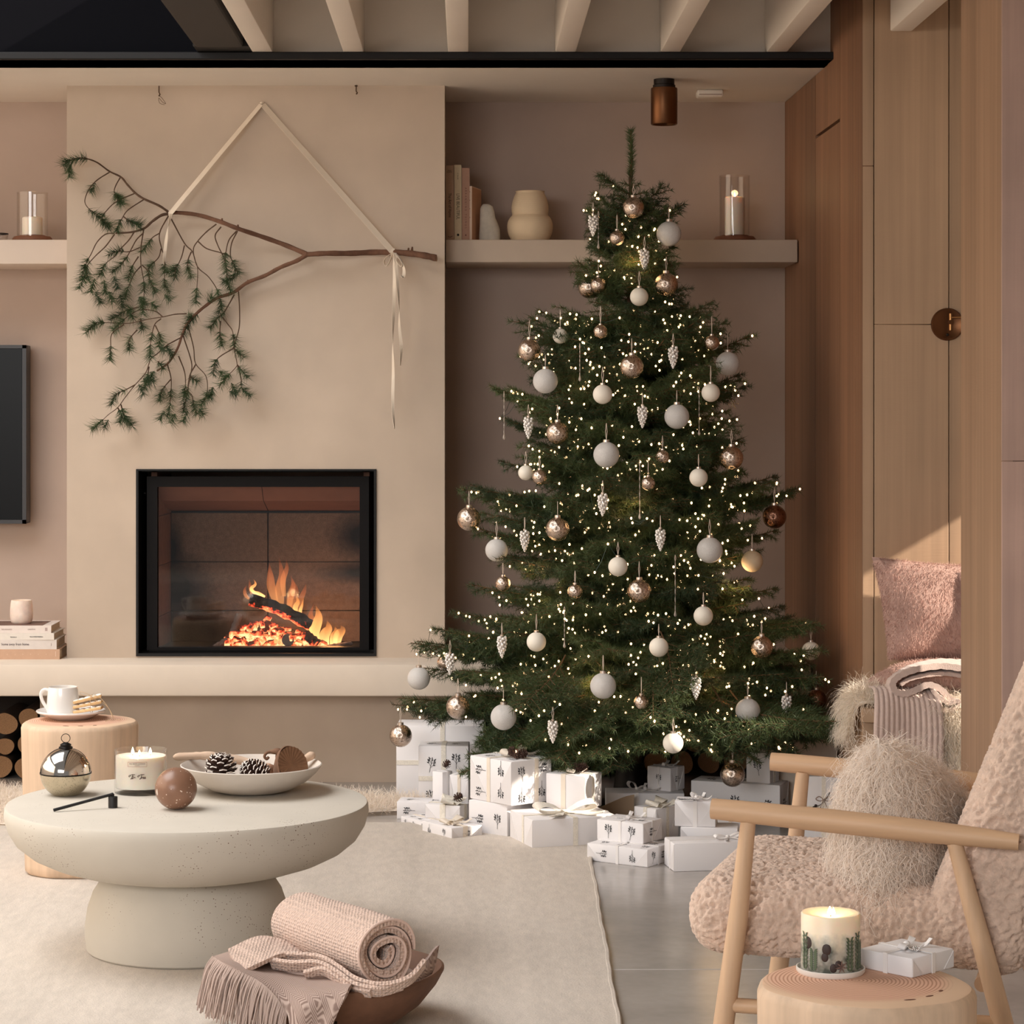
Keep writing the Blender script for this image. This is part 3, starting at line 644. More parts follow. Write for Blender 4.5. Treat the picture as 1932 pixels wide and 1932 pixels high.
t = thing('twine_bow', 'fine twine tied around the shortbread stack with trailing ends', 'twine', (bc.x+.010, bc.y, S1Z+.06))
lo_ = [(.0, -.021, .008), (.0, -.024, -.012), (.0, -.022, -.036), (.0, .0, -.040), (.0, .02, -.036), (.0, .022, 0), (0, .0, .010), (0, -.021, .008)]
MB().tube(smooth_line(lo_, 4), .0008, 5).build('loop', twine, t)
MB().tube(smooth_line([(0, -.02, .010), (-.014, -.022, .016), (-.028, -.022, .020), (-.026, -.02, .012), (-.010, -.02, .008), (0, -.022, .009), (.014, -.026, .002), (.016, -.024, .008), (.0, -.022, .010)], 5), .0008, 5).build('bow', twine, t)
MB().tube(smooth_line([(0, -.022, .009), (.02, -.022, .008), (.040, -.022, -.010), (.056, -.022, -.034), (.066, -.02, -.055), (.085, -.02, -.0585)], 5), .0008, 5).build('tail', twine, t)
MB().tube(smooth_line([(0, -.022, .009), (.014, -.018, -.004), (.034, -.016, -.012), (.052, -.016, -.030), (.06, -.03, -.052), (.045, -.045, -.0585)], 5), .0008, 5).build('tail', twine, t)

# ---- botanical candle on the right stump
m = bpy.data.materials.new('botanical_wax'); m.use_nodes = True; nt = m.node_tree; N = nt.nodes; L = nt.links; b = N['Principled BSDF']; MATS['botanical_wax'] = m
b.inputs['Roughness'].default_value = .4; b.inputs['Subsurface Weight'].default_value = .5; b.inputs['Subsurface Radius'].default_value = (.03, .018, .009); b.inputs['Subsurface Scale'].default_value = .8
tc = N.new('ShaderNodeTexCoord'); sp = N.new('ShaderNodeSeparateXYZ'); L.new(tc.outputs['Object'], sp.inputs[0])
n = N.new('ShaderNodeTexNoise'); n.inputs['Scale'].default_value = 38; n.inputs['Detail'].default_value = 4; L.new(tc.outputs['Object'], n.inputs[0])
ma = N.new('ShaderNodeMath'); ma.operation = 'MULTIPLY_ADD'; ma.inputs[1].default_value = .045; L.new(n.outputs['Fac'], ma.inputs[0]); L.new(sp.outputs[2], ma.inputs[2])
rr = N.new('ShaderNodeMapRange'); rr.inputs[1].default_value = .060; rr.inputs[2].default_value = .084; L.new(ma.outputs[0], rr.inputs[0])
n2 = N.new('ShaderNodeTexNoise'); n2.inputs['Scale'].default_value = 55; L.new(tc.outputs['Object'], n2.inputs[0])
cr = N.new('ShaderNodeValToRGB'); e_ = cr.color_ramp.elements; e_[0].position = .36; e_[0].color = (*lin((74, 78, 66)), 1); e_[1].position = .6; e_[1].color = (*lin((176, 170, 158)), 1); L.new(n2.outputs['Fac'], cr.inputs[0])
mx = N.new('ShaderNodeMix'); mx.data_type = 'RGBA'; L.new(rr.outputs[0], mx.inputs[0]); L.new(cr.outputs[0], mx.inputs[6]); mx.inputs[7].default_value = (*lin((242, 230, 206)), 1); L.new(mx.outputs[2], b.inputs['Base Color'])
p = Pz(1567, 1834, S2Z); CX, CY = p.x, p.y
t = thing('candle_dish', 'small round white dish under the botanical candle', 'dish', (CX, CY, S2Z))
MB().lathe([(0, 0), (.050, 0), (.0525, .003), (.0528, .0085), (.0515, .0092), (.0505, .0085), (.0498, .004), (0, .0035)], 64).build('dish', mat('white_enamel', (230, 226, 220), .3), t)
t = thing('botanical_candle', 'thick cream pillar candle with pressed leaves around its base, burning on the stump stool', 'candle', (CX, CY, S2Z+.0037))
R1 = .0452
MB().lathe([(0, 0), (R1-.001, 0), (R1, .001), (R1, .0865), (R1-.0015, .0885), (R1-.006, .0885), (R1*.62, .0860), (.014, .0825), (0, .082)], 72).build('wax', m, t)
MB().tube([(0, 0, .081), (.0005, 0, .088)], .0009, 6).build('wick', wick, t)
f = MB(); f.add(flame_mb(-.001, 0, .084, .014, .0042).v[0], flame_mb(0, 0, .084, .014, .004).f); flx = flame_mb(.0045, .001, .084, .012, .003); f.add(flx.v[0], flx.f)
f.build('flame', fl_m, t)
candle_light('pillar_candle_light', (CX, CY, S2Z+.108), .10)
leafg = mat('pressed_leaf', (84, 98, 76), .6, var=(40, .2)); dkl = mat('pressed_seed', (58, 44, 40), .6)
def onc(a, z, up=.0006): return Vector(((R1+up)*math.sin(a), -(R1+up)*math.cos(a), z))
for k in range(5):
    a0 = (-1.15, -.75, .55, .95, 1.2)[k]; b = MB()
    hz = (.055, .03, .05, .056, .04)[k]
    for i in range(9):
        z = .006+hz*i/9
        for s in (-1, 1):
            q0, q1 = onc(a0, z), onc(a0+s*.16, z+.008); mid = (q0+q1)/2
            b.prism([q0, onc(a0+s*.08, z+.001), q1, onc(a0+s*.07, z+.007)], (mid.x, mid.y, 0), .012)
    b.build('pressed_sprig', leafg, t, smooth=False)
for k, (a, z, rr_) in enumerate(((-.28, .040, .0075), (-.34, .028, .006), (-.05, .012, .006), (.12, .017, .006), (-1.0, .047, .008))):
    MB().ell(onc(a, z, -.001), rr_, .0022, rr_*1.3, 12, 8, mtx=Matrix.Rotation(a, 4, 'Z')).build('pressed_seed', dkl, t)
star = MB()
for k in range(7):
    a = k*.9; star.prism([onc(.22, .014, .001), onc(.22+.10*math.sin(a+.25), .014+.005*math.cos(a+.25), .001), onc(.22+.22*math.sin(a), .014+.010*math.cos(a), .001), onc(.22+.10*math.sin(a-.25), .014+.005*math.cos(a-.25), .001)], (.2, -1, 0), .001)
star.build('star_anise', mat('star_anise', (116, 92, 84), .6), t, smooth=False)

# ------------------------------------------------------------------ armchair (local x runs front to back, y from the near arm to the far one)
ash = mat('oiled_ash', (204, 168, 134), .5, var=[(3, .08, (.4, 4, 4)), (20, .10, (.25, 4, 4))], bump=(60, .1, .001, 'noise', (.2, 2, 2)))
ash_v = mat('oiled_ash_upright', (206, 172, 140), .5, var=[(3, .08, (4, 4, .4)), (20, .10, (4, 4, .25))], bump=(60, .1, .001, 'noise', (2, 2, .2)))
ch = thing('armchair', 'ash-framed armchair upholstered in curly blush boucle, facing the tree', 'armchair', (.413, 4.14, 0), R_(-16.9))
W_ = .585
for y, s in ((0, 1), (W_, -1)):
    MB().tube([(0, y, .600), (.04, y, .598), (.2, y, .589), (.36, y, .579), (.44, y, .574), (.51, y, .569)], [.0175, .0185, .020, .019, .0165, .0135], 20).build('armrest', ash, ch)
    MB().tube([(.062, y+.004*s, .583), (.045, y+.004*s, .42), (-.012, y+.002*s, 0)], [.0128, .0165, .0195], 18).build('leg', ash_v, ch)
    MB().tube([(.405, y+.004*s, .566), (.455, y+.004*s, .38), (.555, y+.002*s, 0)], [.0128, .0165, .0195], 18).build('leg', ash_v, ch)
    MB().tube([(.022, y+.004*s, .268), (.478, y+.004*s, .268)], .0125, 14).build('side_rail', ash, ch)
MB().tube([(.03, .01, .345), (.03, W_-.01, .345)], .013, 14).build('cross_rail', ash_v, ch)
MB().tube([(.45, .01, .33), (.45, W_-.01, .33)], .013, 14).build('cross_rail', ash_v, ch)
boucle = mat('blush_boucle', (212, 186, 168), .95, var=[(70, .16), (9, .06)], bump=(420, .5, .003, 'noise'), Sheen_Weight=.25)
def curly(hx, hy, hz, rad, res, s, amp, sq=None):
    """rounded slab with real wool curls: Worley bumps pushed out along the normal. returns verts, faces (centred)"""
    V = []; F = []; n0 = 0; h = np.array([hx, hy, hz])
    for axn in range(3):
        for sg in (-1, 1):
            a, b = [i for i in range(3) if i != axn]
            na, nb = max(4, int(2*h[a]/res)), max(4, int(2*h[b]/res))
            A, B = np.meshgrid(np.linspace(-h[a], h[a], na), np.linspace(-h[b], h[b], nb), indexing='ij')
            q = np.zeros((na*nb, 3)); q[:, a] = A.ravel(); q[:, b] = B.ravel(); q[:, axn] = sg*h[axn]
            idx = np.arange(na*nb).reshape(na, nb)
            f = np.stack([idx[:-1, :-1], idx[1:, :-1], idx[1:, 1:], idx[:-1, 1:]], -1).reshape(-1, 4)
            flip = (sg < 0) ^ (axn == 1)
            F.append((f[:, ::-1] if flip else f)+n0); V.append(q); n0 += len(q)
    v = np.concatenate(V); f = np.concatenate(F)
    core = np.clip(v, -(h-rad), h-rad); d = v-core; nrm = unit(d+1e-9*np.sign(v)); v = core+nrm*rad
    if sq is not None: v, nrm = sq(v, nrm)
    npt = int(len(v)*res*res*2.6*s*1.6/s**3)                 # wool-curl centres scattered in a thin shell about the surface
    pk = rng.integers(0, len(v), npt); fp = v[pk]+nrm[pk]*rng.uniform(-1.3*s, 1.3*s, npt)[:, None]+rng.normal(0, res, (npt, 3))
    kd = kdtree.KDTree(len(fp))
    for i, q in enumerate(fp): kd.insert(q, i)
    kd.balance()
    dist = np.array([kd.find(q)[2] for q in v]); b_ = np.sqrt(np.clip(1-(dist/(s*.62))**2, 0, 1))
    return v+nrm*(b_*amp)[:, None], f
sv, sf = curly(.285, .255, .062, .055, .0029, .0080, .0078)
mb = MB(); mb.addnp(sv+np.array([.235, W_/2, .405]), sf); mb.build('seat', boucle, ch, ang=None)
def lean(v, nrm):
    v = v.copy(); t_ = (v[:, 2]+.36)/.72
    v[:, 0] *= (1.0-.28*np.clip(t_, 0, 1)); v[:, 0] += .10*np.sin(t_*2.2)*.0
    return v, nrm
bv, bf = curly(.092, .262, .37, .06, .0031, .0080, .0078, lean)
mb = MB(); a = R_(19.5); rot = np.array([[math.cos(a), 0, math.sin(a)], [0, 1, 0], [-math.sin(a), 0, math.cos(a)]])
mb.addnp(bv @ rot.T+np.array([.542, W_/2, .700]), bf); mb.build('backrest', boucle, ch, ang=None)

# ---- shaggy cushion on the chair
mong = wool_mat('mongolian_wool', (250, 240, 230), .45, .05, 12)
def pillow(w, h, th, n=26, p=2.6):
    def fn(sgn):
        def g(u, v):
            x, y = 2*u-1, 2*v-1
            k = max(0, (1-abs(x)**p)*(1-abs(y)**p))**.45
            pinch = 1-.10*(abs(x*y))**1.0*0+.0
            sx_ = 1-.07*(1-abs(x)**2)*abs(y)**4; 
            return (x*w*(1-.06*(1-y*y)), sgn*th*k, y*h*(1-.06*(1-x*x)))
        return g
    mb = MB(); mb.grid(fn(-1), n, n); m2 = MB(); m2.grid(fn(1), n, n); mb.add(m2.v[0], [f[::-1] for f in m2.f]); return mb
cl = P(1700, 1560, 4.30)
cu = thing('shaggy_cushion', 'long-haired cream wool cushion leaning in the armchair', 'cushion', (cl.x+.0, cl.y, .415))
M_ = Matrix.Translation((0, 0, .115)) @ Matrix.Rotation(R_(24), 4, 'Y') @ Matrix.Rotation(R_(62), 4, 'Z') @ Matrix.Rotation(R_(-24), 4, 'X') @ Matrix.Rotation(R_(8), 4, 'Y')
pb = pillow(.165, .135, .085, 26); A = np.array(M_); v0 = np.c_[np.concatenate(pb.v), np.ones(sum(len(x) for x in pb.v))] @ A.T[:, :3]
core = MB(); core.add(v0, pb.f); core.build('cushion_cover', mong, cu)
pp, nr = on_mesh(v0, pb.f, 15000); out = unit(v0.mean(0)*0+pp-v0.mean(0)); nr = np.where((nr*out).sum(1, keepdims=True) < 0, -nr, nr)
v, f = strands(pp, unit(nr+np.array([0, 0, -.3])), .080, seg=8, width=.0016, curl=.9, grav=3.4, curl_n=1.7, jitter=.38, lenvar=.35)
mb = MB(); mb.addnp(v, f); mb.build('wool', mong, cu, ang=None, kind='stuff')

# ------------------------------------------------------------------ wooden bowl with rolled throws
dwood = mat('old_carved_wood', (112, 78, 58), .75, var=[(6, .2, (1, 1, 2)), (30, .18)], bump=(25, .35, .006, 'noise'))
OX, OY = -.29, 5.03
t = thing('wooden_bowl', 'dark carved wooden bowl on the rug holding folded throws', 'bowl', (OX, OY, .0112))
MB().lathe([(0, 0), (.10, 0), (.145, .012), (.19, .045), (.222, .085), (.236, .111), (.236, .116), (.231, .118), (.225, .114), (.205, .082), (.17, .045), (.12, .022), (0, .018)], 80, wob=lambda a, z: 1+.02*math.sin(2*a+.6)+.012*math.sin(5*a)).build('bowl', dwood, t)
MB().rbox(-.02, .03, -.213, -.2, .052, .056, .001, 1).build('split', mat('dark_crack', (40, 26, 20), .9), t)
waffle = mat('blush_waffle_knit', (212, 184, 168), .95, var=[(150, .10), (5, .04)], bump=[(150, 1.0, .006, 'voronoi'), (500, .3, .002, 'noise')], Sheen_Weight=.3)
waffle_e = mat('blush_knit_edge', (220, 192, 178), .95, bump=(300, .3, .002, 'noise'), Sheen_Weight=.3)
th_ = thing('knitted_throw', 'blush waffle-knit throw rolled up on top of the wooden bowl', 'throw', (-.25, 5.03, .11))
A0, A1 = Vector((-.166, 4.895, .186)), Vector((-.362, 5.20, .183))
axd = (A1-A0).normalized(); e1 = Vector((0, 0, 1)).cross(axd).normalized(); e2 = axd.cross(e1)
turns = 3.15; ns = 150; spine = []
for i in range(ns+1):
    f = i/ns; ang = turns*2*math.pi*f+2.2; rad = .012+.058*f**.92; rad *= 1+.06*math.sin(3*ang+.7)*(1-f*.6)
    spine.append((rad*math.cos(ang), rad*math.sin(ang)*.95, ang))
outer = []; inner = []
for i, (x, y, ang) in enumerate(spine):
    h = .0062*min(1, (ns-i)/8+.25); l = math.hypot(x, y); outer.append((x+x/l*h, y+y/l*h)); inner.append((x-x/l*h, y-y/l*h))
loop = outer+inner[::-1]; K = len(loop); nv_ = 26; mb = MB(); vs = []
for j in range(nv_):
    f = j/(nv_-1); c = A0.lerp(A1, f); s_ = 1+.03*math.sin(f*5)
    for k, (x, y) in enumerate(loop):
        ii = k if k <= ns else K-1-k
        off = axd*(.010*math.sin(ii*.09)*(1-f)); q = c+e1*(x*s_)+e2*(y*s_)+off; vs.append(q[:])
fs = [(j*K+k, (j+1)*K+k, (j+1)*K+(k+1) % K, j*K+(k+1) % K) for j in range(nv_-1) for k in range(K)]
for j in (0, nv_-1):
    for k in range(ns): fs.append(tuple(j*K+q for q in ((k, k+1, K-2-k, K-1-k) if j == 0 else (K-1-k, K-2-k, k+1, k))))
mb.add(vs, fs); mb.build('roll', waffle, th_, True, ang=70)
hem = MB(); hem.tube([A0-axd*.001+e1*x+e2*y+axd*(.010*math.sin(i*.09)) for i, (x, y) in enumerate(outer)], .0028, 6); hem.build('hem', waffle_e, th_, True)
def patch(rows, nu, nv, th, ripple=None):
    """smooth cloth through a net of points, with thickness"""
    net = [smooth_line(r, 12) for r in rows]; cols = list(zip(*net)); surf = [smooth_line(c, 8) for c in cols]
    nu, nv = len(surf), len(surf[0]); top = [p for c in surf for p in c]
    if ripple: top = [p+Vector(ripple(i//nv/(nu-1), i % nv/(nv-1))) for i, p in enumerate(top)]
    nrm = []
    for i in range(nu):
        for j in range(nv):
            a = top[min(i+1, nu-1)*nv+j]-top[max(i-1, 0)*nv+j]; b = top[i*nv+min(j+1, nv-1)]-top[i*nv+max(j-1, 0)]; nrm.append(a.cross(b).normalized())
    sg = -1 if sum(n.y+.001 for n in nrm) < 0 else 1
    bot = [p+n*th*sg for p, n in zip(top, nrm)]; N_ = nu*nv
    f1 = [(i*nv+j, i*nv+j+1, (i+1)*nv+j+1, (i+1)*nv+j) for i in range(nu-1) for j in range(nv-1)]
    f2 = [tuple(N_+q for q in f[::-1]) for f in f1]
    ed = [i*nv for i in range(nu)]+[(nu-1)*nv+j for j in range(1, nv)]+[i*nv+nv-1 for i in range(nu-2, -1, -1)]+[j for j in range(nv-2, 0, -1)]
    f3 = [(ed[k], ed[(k+1) % len(ed)], N_+ed[(k+1) % len(ed)], N_+ed[k]) for k in range(len(ed))]
    mb = MB(); mb.add([p[:] for p in top+bot], f1+f2+f3); mb.edge = [top[i*nv:(i+1)*nv] for i in range(nu)]
    return mb
Q = lambda u, v, d: P(u, v, d)
patch([[Q(430,1790,5.04), Q(485,1766,5.10), Q(530,1771,5.12), Q(575,1790,5.12)],
       [Q(440,1811,4.96), Q(486,1793,5.0), Q(532,1790,5.03), Q(575,1800,5.04)],
       [Q(453,1834,4.875), Q(492,1815,4.91), Q(532,1799,4.95), Q(562,1807,4.97)]], 0, 0, .008).build('loose_flap', waffle, th_, True, ang=70)
for k, pl in enumerate(([Q(520,1806,4.97), Q(560,1806,4.96), Q(605,1812,4.94), Q(640,1832,4.88), Q(672,1853,4.84), Q(720,1863,4.82), Q(770,1850,4.83), Q(800,1818,4.87)],
                        [Q(512,1817,4.94), Q(550,1822,4.92), Q(600,1822,4.90), Q(638,1842,4.86), Q(668,1862,4.83), Q(715,1870,4.815), Q(760,1858,4.83)],
                        [Q(575,1838,4.89), Q(610,1832,4.88), Q(640,1850,4.85), Q(665,1868,4.825), Q(700,1874,4.81)])):
    l = smooth_line(pl, 6); mb = MB()
    mb.band(l, Vector((.1, -.62, .78)), .0125 if k < 2 else .009, .009); mb.build('folded_layer', waffle, th_, True, ang=75)
hb = bpy.data.materials.new('taupe_herringbone'); hb.use_nodes = True; nt = hb.node_tree; N = nt.nodes; L = nt.links; b = N['Principled BSDF']; b.inputs['Roughness'].default_value = .95
tc = N.new('ShaderNodeTexCoord'); mp = N.new('ShaderNodeMapping'); mp.inputs['Rotation'].default_value = (0, 0, R_(-32)); L.new(tc.outputs['Object'], mp.inputs[0]); sp = N.new('ShaderNodeSeparateXYZ'); L.new(mp.outputs[0], sp.inputs[0])
pg = N.new('ShaderNodeMath'); pg.operation = 'PINGPONG'; pg.inputs[1].default_value = .011; L.new(sp.outputs[0], pg.inputs[0])
ad = N.new('ShaderNodeMath'); ad.operation = 'ADD'; L.new(sp.outputs[1], ad.inputs[0]); L.new(pg.outputs[0], ad.inputs[1])
ad2 = N.new('ShaderNodeMath'); ad2.operation = 'MULTIPLY_ADD'; ad2.inputs[1].default_value = -.8; L.new(sp.outputs[2], ad2.inputs[0]); L.new(ad.outputs[0], ad2.inputs[2])
mu = N.new('ShaderNodeMath'); mu.operation = 'MULTIPLY'; mu.inputs[1].default_value = 2*math.pi/.0052; L.new(ad2.outputs[0], mu.inputs[0]); sn = N.new('ShaderNodeMath'); sn.operation = 'SINE'; L.new(mu.outputs[0], sn.inputs[0])
cr = N.new('ShaderNodeMapRange'); cr.inputs[1].default_value = -.6; cr.inputs[2].default_value = .6; L.new(sn.outputs[0], cr.inputs[0])
mx = N.new('ShaderNodeMix'); mx.data_type = 'RGBA'; mx.inputs[6].default_value = (*lin((134, 112, 103)), 1); mx.inputs[7].default_value = (*lin((186, 165, 154)), 1); L.new(cr.outputs[0], mx.inputs[0]); L.new(mx.outputs[2], b.inputs['Base Color'])
tg = thing('herringbone_throw', 'taupe herringbone throw with a knotted fringe hanging over the wooden bowl', 'throw', (OX-.1, OY, .1))
pt = patch([[Q(402,1804,5.06), Q(450,1793,5.10), Q(520,1790,5.10), Q(600,1800,5.08)],
            [Q(430,1822,4.885), Q(490,1822,4.95), Q(560,1828,4.97), Q(640,1838,4.93)],
            [Q(487,1850,4.82), Q(530,1850,4.86), Q(590,1856,4.86), Q(662,1853,4.84)],
            [Q(536,1905,4.775), Q(565,1893,4.77), Q(610,1880,4.768), Q(656,1866,4.77)],
            [Q(548,1948,4.75), Q(580,1946,4.742), Q(605,1944,4.742), Q(628,1936,4.745)]], 0, 0, .006, lambda u, v: (0, -.0035*math.sin(u*9+v*13), .0025*math.sin(v*9+u*5)))
pt.build('cloth', hb, tg, True, ang=70)
MB().ell((OX+.005, OY, .092), .195, .195, .042, 40, 16).build('bundle', hb, tg, True)
patch([[Q(770,1858,4.90), Q(790,1840,4.92), Q(806,1812,4.97)], [Q(795,1848,4.93), Q(808,1825,4.96), Q(820,1792,5.02)], [Q(815,1838,4.98), Q(822,1820,5.0), Q(829,1783,5.06)]], 0, 0, .006).build('tucked_edge', hb, tg, True, ang=70)
tas = MB(); edge = [pt.edge[i][0] for i in range(len(pt.edge))]
edge = smooth_line([Q(402,1804,5.06), Q(430,1822,4.885), Q(487,1850,4.82), Q(520,1880,4.79), Q(540,1912,4.773)], 24)
for i in range(len(edge)):
    for j in range(2):
        p0 = edge[i]; out = Vector((p0.x-OX, p0.y-OY, 0)).normalized(); L_ = random.uniform(.085, .115)
        jx = Vector((random.uniform(-.006, .006), random.uniform(-.006, .006), 0))
        pl = [p0, p0+out*(.010+.006*j)+Vector((0, 0, -L_*.22))+jx*.5, p0+out*(.018+.005*j)+Vector((0, 0, -L_*.55))+jx*1.2, p0+out*(.021+.006*j)+Vector((0, 0, -L_))+jx*2.6]
        pl = [Vector((q.x, q.y, max(q.z, .016))) for q in pl]
        tas.tube(smooth_line(pl, 3), [.0021]*9+[.0014], 5)
tas.build('fringe', mat('taupe_yarn', (176, 156, 146), .95), tg, True, kind='stuff')
# ------------------------------------------------------------------ Christmas tree
YT = 7.9; XT = PX(1190, YT); SC = FPX/YT
bark = mat('spruce_bark', (84, 58, 42), .9, var=[(30, .25, (1, 1, .3))], bump=(60, .6, .006, 'noise', (1, 1, .4)))
twig_m = mat('spruce_twig', (96, 70, 44), .9, var=(40, .2))
def needle_material(name, c0, c1):
    m = mat(name, c0, .55, var=(9, .30)); nt = m.node_tree; N = nt.nodes; L = nt.links; b = N['Principled BSDF']
    oi = N.new('ShaderNodeObjectInfo'); mx = N.new('ShaderNodeMix'); mx.data_type = 'RGBA'; L.new(oi.outputs['Random'], mx.inputs[0])
    src = b.inputs['Base Color'].links[0].from_socket; L.new(src, mx.inputs[6]); mx.inputs[7].default_value = (*lin(c1), 1); L.new(mx.outputs[2], b.inputs['Base Color'])
    b.inputs['Specular IOR Level'].default_value = .35; return m
needle_m = needle_material('spruce_needles', (46, 62, 38), (78, 92, 52))
def needles(polys, per_m, ln, ang, rad=.0006, lenvar=.25, tipr=.0):
    """3-sided tapering needles around a list of polylines (each n x 3)"""
    P0 = []; T = []
    for p in polys:
        p = np.asarray(p, float); seg = np.diff(p, axis=0); l = np.linalg.norm(seg, axis=1)
        n = max(4, int(l.sum()*per_m)); cum = np.r_[0, np.cumsum(l)]; s = np.sort(rng.random(n))*l.sum()
        i = np.clip(np.searchsorted(cum, s)-1, 0, len(l)-1); f = (s-cum[i])/l[i]
        P0.append(p[i]+seg[i]*f[:, None]); T.append(seg[i]/l[i][:, None])
    P0 = np.concatenate(P0); T = np.concatenate(T); n = len(P0)
    r = rng.normal(0, 1, (n, 3)); a = unit(np.cross(T, r)); an = ang+rng.normal(0, .18, n)
    D = unit(T*np.cos(an)[:, None]+a*np.sin(an)[:, None]); Ln = ln*(1+rng.uniform(-lenvar, lenvar, n))
    s1 = unit(np.cross(D, rng.normal(0, 1, (n, 3)))); s2 = np.cross(D, s1)
    base = P0+D*.0003
    v = np.stack([base+s1*rad, base-s1*rad*.5+s2*rad*.87, base-s1*rad*.5-s2*rad*.87, base+D*Ln[:, None]], 1).reshape(-1, 3)
    f = (np.arange(n)*4)[:, None, None]+np.array([[0, 1, 3], [1, 2, 3], [2, 0, 3]])[None]
    return v, f.reshape(-1, 3)
def branch_variant(L, seed):
    rs = random.Random(seed); polys = []; tb = MB(); pts = []
    def main(x): return Vector((x, .02*L*math.sin(5*x/L+seed), -.05*L*math.sin(math.pi*x/L)+.03*L*(x/L)**2))
    m_ = [main(L*i/10) for i in range(11)]; polys.append(m_[2:] if L > .2 else m_); tb.tube(m_, [.0012+.0045*min(L, .8)*(1-i/10.5) for i in range(11)], 6)
    step = .034 if L > .3 else .026; x = L*.16; k = 0
    while x < L*.96:
        for sd in (-1, 1):
            l = min(.30, .46*(L-x)+.035)*rs.uniform(.75, 1.1); an = R_(rs.uniform(42, 58)); p0 = main(x)
            d = Vector((math.cos(an), sd*math.sin(an), rs.uniform(-.22, .12))).normalized()
            tw = [p0+d*l*j/4+Vector((0, 0, -.10*l*(j/4)**2)) for j in range(5)]; polys.append(tw); tb.tube(tw, [.0018, .0015, .0013, .001, .0008], 4, cap=False)
            pts += tw[1:]
            if l > .09:
                for q in (.35, .6, .8):
                    for s2 in (-1, 1):
                        l2 = l*(1-q)*.62+.015; b0 = p0+d*l*q; a2 = an*sd+s2*R_(48); d2 = Vector((math.cos(a2), math.sin(a2), rs.uniform(-.25, .1))).normalized()
                        t2 = [b0, b0+d2*l2*.5, b0+d2*l2]; polys.append(t2); tb.tube(t2, [.001, .0009, .0006], 3, cap=False); pts.append(t2[2])
        x += step*rs.uniform(.85, 1.25); k += 1
    v, f = needles([[q[:] for q in p] for p in polys], 720 if L > .3 else 950, .0195, R_(55), .0009)
    nb = MB(); nb.addnp(v, f)
    return (L, tb.mesh('branch', twig_m), nb.mesh('needles', needle_m, smooth=False), np.array([q[:] for q in pts+m_[3:]]))
VAR = [branch_variant(L, s) for L, s in ((.10, 1), (.10, 2), (.16, 3), (.16, 4), (.24, 5), (.24, 6), (.36, 7), (.36, 8), (.50, 9), (.50, 10), (.66, 11), (.66, 12), (.80, 13))]
tree = thing('christmas_tree', 'tall bushy green Christmas tree covered in lights and baubles, beside the chimney breast', 'Christmas tree', (XT, YT, 0))
ZTOP = PZ(240, YT)
MB().tube([(0, 0, .03), (.004, 0, .5), (0, 0, 1.2), (0, 0, PZ(330, YT))], [.036, .031, .018, .006], 14).build('trunk', bark, tree)
MB().lathe([(0, 0), (.13, 0), (.135, .006), (.06, .03), (.05, .10), (.044, .14), (.037, .14)], 40).build('stand', mat('stand_metal', (30, 26, 24), .5, .4), tree)
PROF = [(250, .02), (330, .07), (350, .10), (395, .15), (495, .155), (545, .17), (580, .26), (620, .34), (650, .37), (740, .43), (800, .40), (930, .52), (1040, .49), (1120, .52), (1200, .60), (1290, .64), (1345, .70), (1400, .66), (1440, .52)]
ZP = [(PZ(v, YT), r) for v, r in PROF][::-1]
def RAD(z): return float(np.interp(z, [a for a, _ in ZP], [b for _, b in ZP]))
ORN = [('W',1262,441,23),('W',1373,686,22),('W',1029,719,23),('W',1277,786,23),('W',1144,858,24),('W',1339,1038,24),('W',937,1038,21),('W',1419,1059,20),('W',1138,1294,24),('W',950,1353,24),('W',1411,1341,23),('W',790,1280,21),
 ('M',1206,560,17),('M',1137,744,18),('M',1341,741,17),('M',1318,901,17),('M',1166,1069,18),('M',1327,1162,18),('M',1012,1211,18),('M',1243,1221,18),('M',1530,1228,17),('M',1270,1402,19),('M',1057,634,14),('M',992,892,14),
 ('S',1195,392,20),('S',1112,542,21),('S',1257,537,22),('S',999,661,21),('S',1192,692,22),('S',1052,817,21),('S',1380,864,22),('S',885,979,22),('S',1052,998,22),('S',1461,975,22),('S',1206,1115,22),('S',1437,1221,21),('S',864,1334,22),('S',756,1388,21),('S',1540,1320,19),('S',1382,1461,23),
 ('s',1129,538,15),('s',1164,449,14),('s',1133,626,13),('s',1343,647,14),('s',1250,862,13),('s',1223,912,13),('s',1018,900,14),('s',949,1101,14),('s',1085,1116,14),('s',1210,1325,14),('s',838,1250,13),
 ('C',1119,425,0),('C',1216,490,0),('C',1270,674,0),('C',1212,786,0),('C',997,807,0),('C',1137,952,0),('C',1246,1018,0),('C',990,1020,0),('C',947,1220,0),('C',849,1252,0),('C',1313,1298,0),('C',1484,1332,0),('C',1043,1380,0),
 ('I',1129,440,60),('I',951,790,80),('I',1094,690,60),('I',1319,782,80),('I',1207,930,100),('I',1274,1112,105),('I',1065,1190,66)]
def depth_for(u, v, back=0.0):
    d = 7.6
    for _ in range(12):
        X, Z = PX(u, d), PZ(v, d); R = RAD(Z); dx = X-XT
        d = YT-math.sqrt(max(R*R-dx*dx, .10**2))*.98-.03+back
    return d
HIDDEN = ((1057, 634), (992, 892), (1373, 686), (1419, 1059), (990, 1020), (838, 1250), (1540, 1320), (1112, 542), (1461, 975))
OPOS = []
for _k, _u, _v, _r in ORN:
    if (_u, _v) not in HIDDEN:
        _d = depth_for(_u, _v); OPOS.append((*P(_u, _v, _d), (_r if _k in 'WMSs' else 20)*_d/FPX))
OPOS = np.array(OPOS)
LPTS = []
